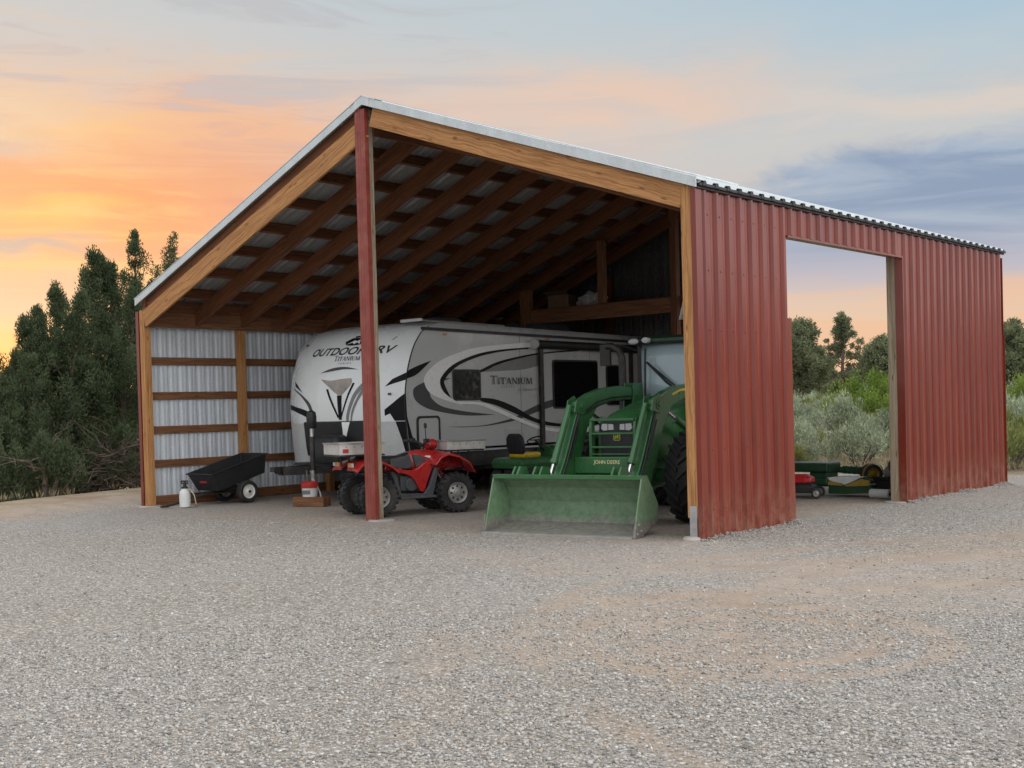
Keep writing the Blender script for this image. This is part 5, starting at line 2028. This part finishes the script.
def juniper(loc, spires, label, group, density=.98, leaf_l=.062, leaf_w=.0115, mat='juniper_leaf', name='juniper_tree', dead=40, per=150):
    """several flame shaped leaders from one base. spires: (dx, dy, height, radius, start height)"""
    z0 = ground_z(*loc)-.1
    t_ = thing(name, label, 'tree', (loc[0], loc[1], z0), 0, group)
    tr, cent, rad = MB(), [], []
    for dx, dy, h, w, st in spires:
        top = Vector((dx, dy, h))
        spine = limb(tr, (dx*.12, dy*.12, 0), (dx, dy, h*.93), .05+.018*h, .012, .10, 7, 9)
        n_ = int(34*h*max(.6, w)*density)
        ph = rnd.random()*9
        for i in range(n_):
            u = rnd.random()**.85
            z = st+(h-st)*u
            prof = (math.sin(math.pi*min(1, (u*.80+.20)))**.7)*(1-.62*u)*1.42*(1.3 if i % 5 == 0 else 1.)
            a = rnd.uniform(0, 2*math.pi)
            lobe = 1+.34*math.sin(a*3+ph+z*1.3)+.34*math.sin(z*4.3+ph*2+a*2)
            rr = w*prof*lobe*(rnd.random()**.42)
            j = min(8, int(u*9))
            sx_ = dx*.12+(dx-dx*.12)*(z/h)
            sy_ = dy*.12+(dy-dy*.12)*(z/h)
            c_ = (sx_+rr*math.cos(a), sy_+rr*math.sin(a), z)
            cent.append(c_)
            rad.append((.09+.11*rnd.random())*(1.3-.6*u)*(.8+.25*w))
            if i % 4 == 0 and z > .5:
                limb(tr, (sx_, sy_, max(.25, z-rr*.8-.2)), c_, .016+.012*rr, .005, .2, 5, 4)
    for i in range(dead):
        a = rnd.uniform(0, 2*math.pi)
        r_ = rnd.uniform(.5, 1.7)
        z = rnd.uniform(.1, 1.5)
        p0 = (rnd.uniform(-.2, .2), rnd.uniform(-.2, .2), z*.5+.2)
        p1 = (r_*math.cos(a), r_*math.sin(a), max(.03, z+rnd.uniform(-.7, .35)))
        pts = limb(tr, p0, p1, .018, .004, .35, 4, 5)
        for k in range(3):
            q = pts[rnd.randint(2, 5)]
            limb(tr, q, q+Vector((rnd.uniform(-.4, .4), rnd.uniform(-.4, .4), rnd.uniform(-.3, .35))), .006, .002, .3, 3, 3)
    tr.build('trunk', 'bark', t_)
    put_mesh(leaf_mesh('crown', mat, cent, rad, per, leaf_l, leaf_w, .9, 1., 1.8), 'crown', t_)
    return t_


GJ = 'junipers on the slope beyond the gravel'
juniper((-17.1, 2.3), [(0, 0, 5.9, .95, .9), (.8, .6, 5.2, .85, .8), (-.8, -.5, 5.2, .9, .8), (-.3, -1.5, 4.4, .85, .7), (.5, -.9, 4.4, .8, .6), (.25, .3, 5.6, .6, 1.5)],
        'tall dark juniper with pointed leaders in the middle of the group beside the barn', GJ)
juniper((-18.6, 4.3), [(0, 0, 7.0, .85, 1.5), (.75, .6, 6.9, .8, 1.9), (-.7, -.5, 6.4, .75, 2.0), (1.7, 1.3, 6.0, .8, 1.5), (.2, -.8, 5.2, .7, 1.5)],
        'tall open juniper with sky showing between its leaders, nearest the barn roof edge', GJ, .62)
juniper((-17.0, .9), [(0, 0, 4.7, .9, .5), (.6, .7, 5.0, .8, .6), (-.5, -.9, 3.9, .8, .4), (.5, -.4, 3.7, .8, .4)],
        'mid height bushy juniper on the left flank of the tallest one', GJ)
juniper((-19.2, 1.5), [(0, 0, 4.3, .75, .5), (-.4, -.8, 3.7, .7, .4), (.4, .8, 4.5, .7, .4)],
        'smaller juniper farther out with ragged pointed top against the bright horizon', GJ)
juniper((-16.2, -.6), [(0, 0, 2.6, .8, .3), (.5, -.6, 2.2, .7, .3), (-.5, .5, 2.8, .7, .3)],
        'low dark juniper bush at the left edge of the picture', GJ)
juniper((-14.9, -.15), [(0, 0, 1.35, .35, .6), (.3, .3, 1.15, .3, .6)],
        'little juniper on a bare thin trunk at the foot of the gravel bank', GJ, .8, dead=8)
juniper((-19.8, -.3), [(0, 0, 3.4, .9, .4), (.7, .6, 3.0, .8, .4)],
        'rounded juniper standing out of the frame left of the group', GJ)
juniper((-15.4, 1.6), [(.1, .3, 1.5, .55, .2), (-.5, -.2, 1.2, .5, .2)],
        'grey twiggy juniper scrub below the tall trees beside the barn corner', GJ, .6, dead=90)
juniper((-15.2, 3.6), [(.1, .3, 2.2, .6, .3), (-.3, -.2, 1.8, .5, .2)],
        'twiggy juniper scrub close behind the left barn corner post', GJ, .7, dead=60)
for i, (x, y, h, lb) in enumerate(((-27.9, 4.7, 3.6, 'far juniper low on the horizon behind the left group'), (-33., 9.5, 3.6, 'second far juniper low on the horizon behind the left group'))):
    juniper((x, y), [(0, 0, h, 1.2, .3), (1., .8, h*.85, 1., .3), (-1., -.9, h*.8, 1.1, .3)], lb, GJ, .6, .14, .04, dead=0, per=70)


def pinyon(loc, h, w, label, sparse=False, base=.25, trunk_h=None):
    z0 = ground_z(*loc)-.1
    t_ = thing('pinyon_tree', label, 'tree', (loc[0], loc[1], z0), 0, 'pinyons on the skyline behind the barn')
    tr, cent, rad = MB(), [], []
    limb(tr, (0, 0, 0), (rnd.uniform(-.2, .2), rnd.uniform(-.2, .2), h*.95), .05*h**.7, .03, .05, 8, 8)
    nb = int((19 if sparse else 46)*w)
    for i in range(nb):
        u = rnd.random()**.9
        z = h*(base+(1-base)*u)
        prof = (1-u)**.55*(.35+.65*min(1, u*4+.25)) if not sparse else (.55+.45*math.sin(u*5.))*(1-u**4)
        a = rnd.uniform(0, 2*math.pi)
        rr = w*prof*(.45+.55*rnd.random()**.6)*(1+.25*math.sin(a*2+i*.01+z))
        c_ = Vector((rr*math.cos(a), rr*math.sin(a), z+rr*.12))
        limb(tr, (0, 0, max(.3, z-rr*.35)), c_, .035, .01, .15, 5, 4)
        for k in range(3 if sparse else 4):
            cent.append(tuple(c_*(1-.16*k*rnd.random())+Vector((rnd.uniform(-.3, .3), rnd.uniform(-.3, .3), rnd.uniform(-.2, .3)))))
            rad.append(rnd.uniform(.13, .27) if sparse else rnd.uniform(.18, .40))
    tr.build('trunk', 'bark', t_)
    put_mesh(leaf_mesh('crown', 'pinyon_leaf', cent, rad, 95, .17, .032, .35, 1., .8), 'crown', t_)
    return t_


pinyon((-26.8, 53.5), 5.0, 2.3, 'broad dark tree on the skyline at the left of the side opening')
pinyon((-28.5, 62.6), 5.9, 2.1, 'tall thin tree with see-through branches in the middle of the side opening', True, .30)
pinyon((-21.4, 53.), 3.7, 1.9, 'rounded dark tree on the skyline beside the far jamb of the side opening')
pinyon((-36.7, 75.4), 3.0, 2.8, 'low dark tree far behind, between the left and middle trees of the opening', base=.1)
pinyon((-33.5, 78.), 3.0, 2.8, 'low dark tree far behind, between the middle and right trees of the opening', base=.1)
pinyon((-31.5, 70.5), 2.2, 2.4, 'lowest dark tree far behind the sagebrush of the opening', base=.05)
pinyon((-13.9, 51.6), 4.0, 2.0, 'dark tree beyond the far end of the red wall')
pinyon((-13.2, 57.8), 4.6, 2.1, 'taller dark tree farther back at the right edge of the picture')
for x, y, h, w, lb in ((-24.5, 66., 5., 2.3, 'skyline tree hidden behind the far red panel, nearer the opening'), (-20., 63., 4.4, 2.2, 'skyline tree hidden behind the far red panel, nearer the wall end'),
                       (-38.8, 66.9, 4.6, 2.3, 'skyline tree hidden behind the near red panel'), (-10.5, 62.7, 4.8, 2.2, 'skyline tree right of the picture beyond the wall end')):
    pinyon((x, y), h, w, lb)


def bush_mesh(mat, w, h, n_, per, ln, wd, up=.8, seed_twigs=True):
    cent, rad = [], []
    for i in range(n_):
        a = rnd.uniform(0, 2*math.pi)
        u = rnd.random()**.5
        rr = w*u
        lob = 1+.25*math.sin(a*3+rnd.random())
        z = h*(.16+.74*math.sqrt(max(0, 1-(u*.97)**2))*(.45+.55*rnd.random()))
        cent.append((rr*lob*math.cos(a), rr*lob*math.sin(a), z))
        rad.append(rnd.uniform(.09, .2)*h*1.1)
    return leaf_mesh('foliage', mat, cent, rad, per, ln, wd, up, 1., 1.15)


SG = [bush_mesh('sage_leaf', .62, .80, 34, 75, .085, .011), bush_mesh('sage_leaf', .50, .95, 30, 75, .09, .011), bush_mesh('sage_leaf', .72, .70, 38, 70, .08, .011), bush_mesh('olive_leaf', .5, .8, 28, 70, .10, .011)]
stem_m = []
for k in range(2):
    m = MB()
    for i in range(9):
        a = rnd.uniform(0, 6.28)
        limb(m, (0, 0, -.1), (.42*math.cos(a), .42*math.sin(a), rnd.uniform(.3, .6)), .022, .006, .25, 4, 4)
    o = m.build('stem', 'dead_wood')
    stem_m.append(o.data)
    bpy.data.objects.remove(o)
C2 = Vector((7.67, -11.971))


def at_px(ang, dist):
    """point at a bearing (degrees right of the heading) and a distance from the camera, on the plan"""
    a = YAW+R(ang)
    return (C2.x+dist*math.sin(a), C2.y+dist*math.cos(a))


spots = []
wedges = [(11.8, 18.9, 25., 60., 92, 2.3), (22.0, 27.5, 25., 50., 60, 1.75), (18.9, 22., 26., 46., 26, 2.), (7., 11.8, 27., 50., 20, 2.)]
for a0, a1, d0, d1, cnt, gapm in wedges:
    tries, got = 0, 0
    while got < cnt and tries < 6000:
        tries += 1
        dd_ = math.sqrt(d0*d0+(d1*d1-d0*d0)*rnd.random())
        if rnd.random() < .35:
            dd_ = rnd.uniform(d0, d0+14)
        x, y = at_px(rnd.uniform(a0, a1), dd_)
        if y < 12.8 + (1.2 if x > -4 else 0):
            continue
        if all((x-p)**2+(y-q)**2 > (gapm*.62)**2 for p, q in spots):
            spots.append((x, y))
            got += 1
for i, (x, y) in enumerate(spots):
    k = 3 if rnd.random() < .13 else rnd.randint(0, 2)
    s_ = rnd.uniform(.7, 1.45)
    lb = ('sagebrush', 'silvery grey green sagebrush among others on the rising ground behind the barn', 'shrub', 'sagebrush behind the barn') if k < 3 else ('rabbitbrush', 'olive green rabbitbrush among the sagebrush on the rising ground behind the barn', 'shrub', 'rabbitbrush behind the barn')
    t_ = thing(lb[0], lb[1], lb[2], (x, y, ground_z(x, y)-.04), rnd.uniform(0, 6.28), lb[3])
    t_.scale = (s_, s_, s_*rnd.uniform(.85, 1.2))
    put_mesh(SG[k], 'foliage', t_)
    put_mesh(stem_m[i % 2], 'stem', t_)


def shrub(loc, w, h, label, mat='green_leaf', n_=70, per=70):
    t_ = thing('leafy_shrub', label, 'shrub', (loc[0], loc[1], ground_z(*loc)-.05), rnd.uniform(0, 6), 'tall green shrubs behind the barn')
    put_mesh(bush_mesh(mat, w, h, n_, per+50, .11, .022, .5), 'foliage', t_)
    m = MB()
    for i in range(12):
        a = rnd.uniform(0, 6.28)
        limb(m, (0, 0, -.1), (w*.7*math.cos(a), w*.7*math.sin(a), h*rnd.uniform(.4, .75)), .035, .008, .25, 5, 5)
    m.build('stem', 'bark', t_)


shrub((-10.6, 27.9), 1.5, 2.1, 'large bright green shrub above the sagebrush in the side opening')
shrub((-10.7, 31.2), 1.3, 1.8, 'bright green shrub half hidden by the far jamb of the side opening')
shrub((-16.0, 36.5), 1.4, 1.25, 'lower yellow green shrub left of the large green one in the opening', 'olive_leaf')
shrub((-15.2, 32.5), 1.2, 1.05, 'yellow green shrub nearer the left edge of the opening', 'olive_leaf')
shrub((-4.9, 28.), 1.2, 2.0, 'green shrub just right of the far end of the red wall')
shrub((-5.4, 31.6), 1.4, 2.4, 'taller green shrub behind the one at the wall end', 'olive_leaf')
shrub((-3.3, 27.2), 1.1, 1.8, 'olive shrub right of the picture beyond the wall end', 'olive_leaf')
shrub((-9.6, 33.), 1.4, 2.0, 'green shrub hidden behind the far red panel', 'olive_leaf')

# dry grass along the edges of the gravel: one mass
cent, rad = [], []
for i in range(2600):
    q = rnd.random()
    if q < .45:
        x, y = at_px(rnd.uniform(8, 27.5), rnd.uniform(24.2, 34))
        if y < 12.3+(.6 if x > -4 else 0):
            continue
        r_ = .12
    elif q < .72:
        x = rnd.uniform(-22, -13.2)
        y = rnd.uniform(-6, 5)
        if lip(x, y) < .7 or rnd.random() < .5:
            continue
        r_ = .13
    else:
        continue
    cent.append((x, y, ground_z(x, y)+r_*.3))
    rad.append(r_)
me_ = leaf_mesh('dry_grass', 'dry_leaf', cent, rad, 16, .16, .006, 1.6, 1., .35)
o = put_mesh(me_, 'dry_grass')
o['kind'] = 'stuff'


# trees out of frame on the right: what the steel wall mirrors low down
for i in range(13):
    a = R(4+i*8.)
    d_ = 40+rnd.uniform(-5, 9)
    x, y = d_*math.sin(a)+4, d_*math.cos(a)+4
    pt = [o for o in COL.objects if o.name.startswith('pinyon_tree')][i % 3 if i % 3 != 1 else 6]
    c_ = copy_tree(pt)
    c_.location = (x, y, ground_z(x, y)-.1)
    c_.rotation_euler.z = rnd.uniform(0, 6)
    k = rnd.uniform(.95, 1.35)
    c_.scale = (k*1.3, k*1.3, k)
    c_['label'] = 'pinyon on the right of the yard outside the photograph'
    c_['group'] = 'pinyons right of the yard'

# loose crushed stone lying on the near part of the yard: one mass of small stones
def stones():
    ph_ = (1+5**.5)/2
    iv = np.array([(-1, ph_, 0), (1, ph_, 0), (-1, -ph_, 0), (1, -ph_, 0), (0, -1, ph_), (0, 1, ph_), (0, -1, -ph_), (0, 1, -ph_), (ph_, 0, -1), (ph_, 0, 1), (-ph_, 0, -1), (-ph_, 0, 1)])/1.9
    it = np.array([(0, 11, 5), (0, 5, 1), (0, 1, 7), (0, 7, 10), (0, 10, 11), (1, 5, 9), (5, 11, 4), (11, 10, 2), (10, 7, 6), (7, 1, 8), (3, 9, 4), (3, 4, 2), (3, 2, 6), (3, 6, 8), (3, 8, 9), (4, 9, 5), (2, 4, 11), (6, 2, 10), (8, 6, 7), (9, 8, 1)])
    N = 135000
    ang = rg.uniform(-27, 27, N)
    # even on the ground out to 9 m, thinning beyond
    dist = np.sqrt(rg.uniform(4.6**2, 9.5**2, N))
    far = rg.random(N) < .40
    dist[far] = np.sqrt(rg.uniform(9.5**2, 19.**2, far.sum()))
    a = YAW+np.radians(ang)
    x, y = C2.x+dist*np.sin(a), C2.y+dist*np.cos(a)
    keep = np.array([mnoise.noise((p*.5, q*.5, 1.))+.6*mnoise.noise((p*1.7, q*1.7, 5.)) > -.42+.5*rnd.random()*(rnd.random() < .4) for p, q in zip(x, y)])
    def dirt(p, q):
        return max(.85*ss(-3.0, -.6, lip(p, q)), .68*ss(1.9, .5, abs(q+1.9-.10*p))*ss(-4, 0, p), .38*ss(2.0, .5, math.hypot(p-3.6, q+4.6)), .85*math.exp(-((math.hypot(p-3.5, q+4.75)-.82)/.13)**2), .8*math.exp(-((math.hypot(p-3.5, q+4.75)-1.22)/.14)**2), .7*math.exp(-((math.hypot(p-6.5, q+2.2)-4.1)/.2)**2), .7*math.exp(-((math.hypot(p-6.5, q+2.2)-5.5)/.2)**2), .5*ss(2.6, .6, abs(p-3.2-.12*(q+2)))*ss(-9.5, -5, q), .35*ss(.8, .1, abs(q+3.3+.25*p))*ss(2, -2, p))
    keep &= np.array([rnd.random() > dirt(p, q)*(.75+.5*mnoise.noise((p*2, q*2, 8.))) for p, q in zip(x, y)])
    inside = (x > -11.4) & (x < .15) & (y > -.7)
    keep &= ~inside
    x, y = x[keep], y[keep]
    # stones banked against the steel and round the posts
    M_ = 6000
    by = np.where(rg.random(M_) < .35, rg.uniform(-.05, YD0+.15, M_), rg.uniform(YD1, LEN+.1, M_))
    bx = .075+np.abs(rg.normal(0, .09, M_))
    x, y = np.concatenate([x, bx]), np.concatenate([y, by])
    lift = np.concatenate([np.zeros(len(x)-M_), np.maximum(0, .055-.35*(bx-.075))*(.35+.65*np.abs(np.sin(by*2.1)+.5*np.sin(by*5.3)))*rg.random(M_)])
    n_ = len(x)
    s_ = .0046+.0075*rg.random(n_)**3
    sc_ = np.stack([s_*rg.uniform(.8, 1.5, n_), s_*rg.uniform(.7, 1.2, n_), s_*rg.uniform(.5, .9, n_)], 1)
    th = rg.uniform(0, 6.28, n_)
    tl = rg.normal(0, .35, n_)
    v = iv[None]*(1+rg.normal(0, .16, (n_, 12, 1)))*sc_[:, None, :]
    cz_, sz_ = np.cos(tl)[:, None], np.sin(tl)[:, None]
    v = np.stack([v[..., 0]*cz_-v[..., 2]*sz_, v[..., 1], v[..., 0]*sz_+v[..., 2]*cz_], -1)
    cz_, sz_ = np.cos(th)[:, None], np.sin(th)[:, None]
    v = np.stack([v[..., 0]*cz_-v[..., 1]*sz_, v[..., 0]*sz_+v[..., 1]*cz_, v[..., 2]], -1)
    v[..., 0] += x[:, None]
    v[..., 1] += y[:, None]
    v[..., 2] += (sc_[:, 2]*.45)[:, None]+(np.array([ground_z(p, q) for p, q in zip(x, y)])+lift)[:, None]
    f_ = (it[None]+(np.arange(n_)*12)[:, None, None]).reshape(-1)
    me_ = bpy.data.meshes.new('gravel')
    me_.vertices.add(12*n_)
    me_.vertices.foreach_set('co', v.reshape(-1))
    me_.loops.add(60*n_)
    me_.loops.foreach_set('vertex_index', f_)
    me_.polygons.add(20*n_)
    me_.polygons.foreach_set('loop_start', np.arange(0, 60*n_, 3))
    me_.polygons.foreach_set('loop_total', np.full(20*n_, 3))
    me_.update(calc_edges=True)
    m_, t, b_ = bsdf('stone')
    r_ = t.node('ShaderNodeNewGeometry')
    c_ = t.ramp(r_.outputs['Random Per Island'], [(0., (.17, .163, .153)), (.2, (.28, .268, .25)), (.46, (.39, .376, .355)), (.74, (.48, .467, .447)), (.9, (.39, .32, .255)), (1., (.64, .625, .60))])
    t.put(b_.inputs['Base Color'], c_)
    b_.inputs['Roughness'].default_value = .85
    me_.materials.append(m_)
    o = put_mesh(me_, 'gravel')
    o['kind'] = 'stuff'


stones()
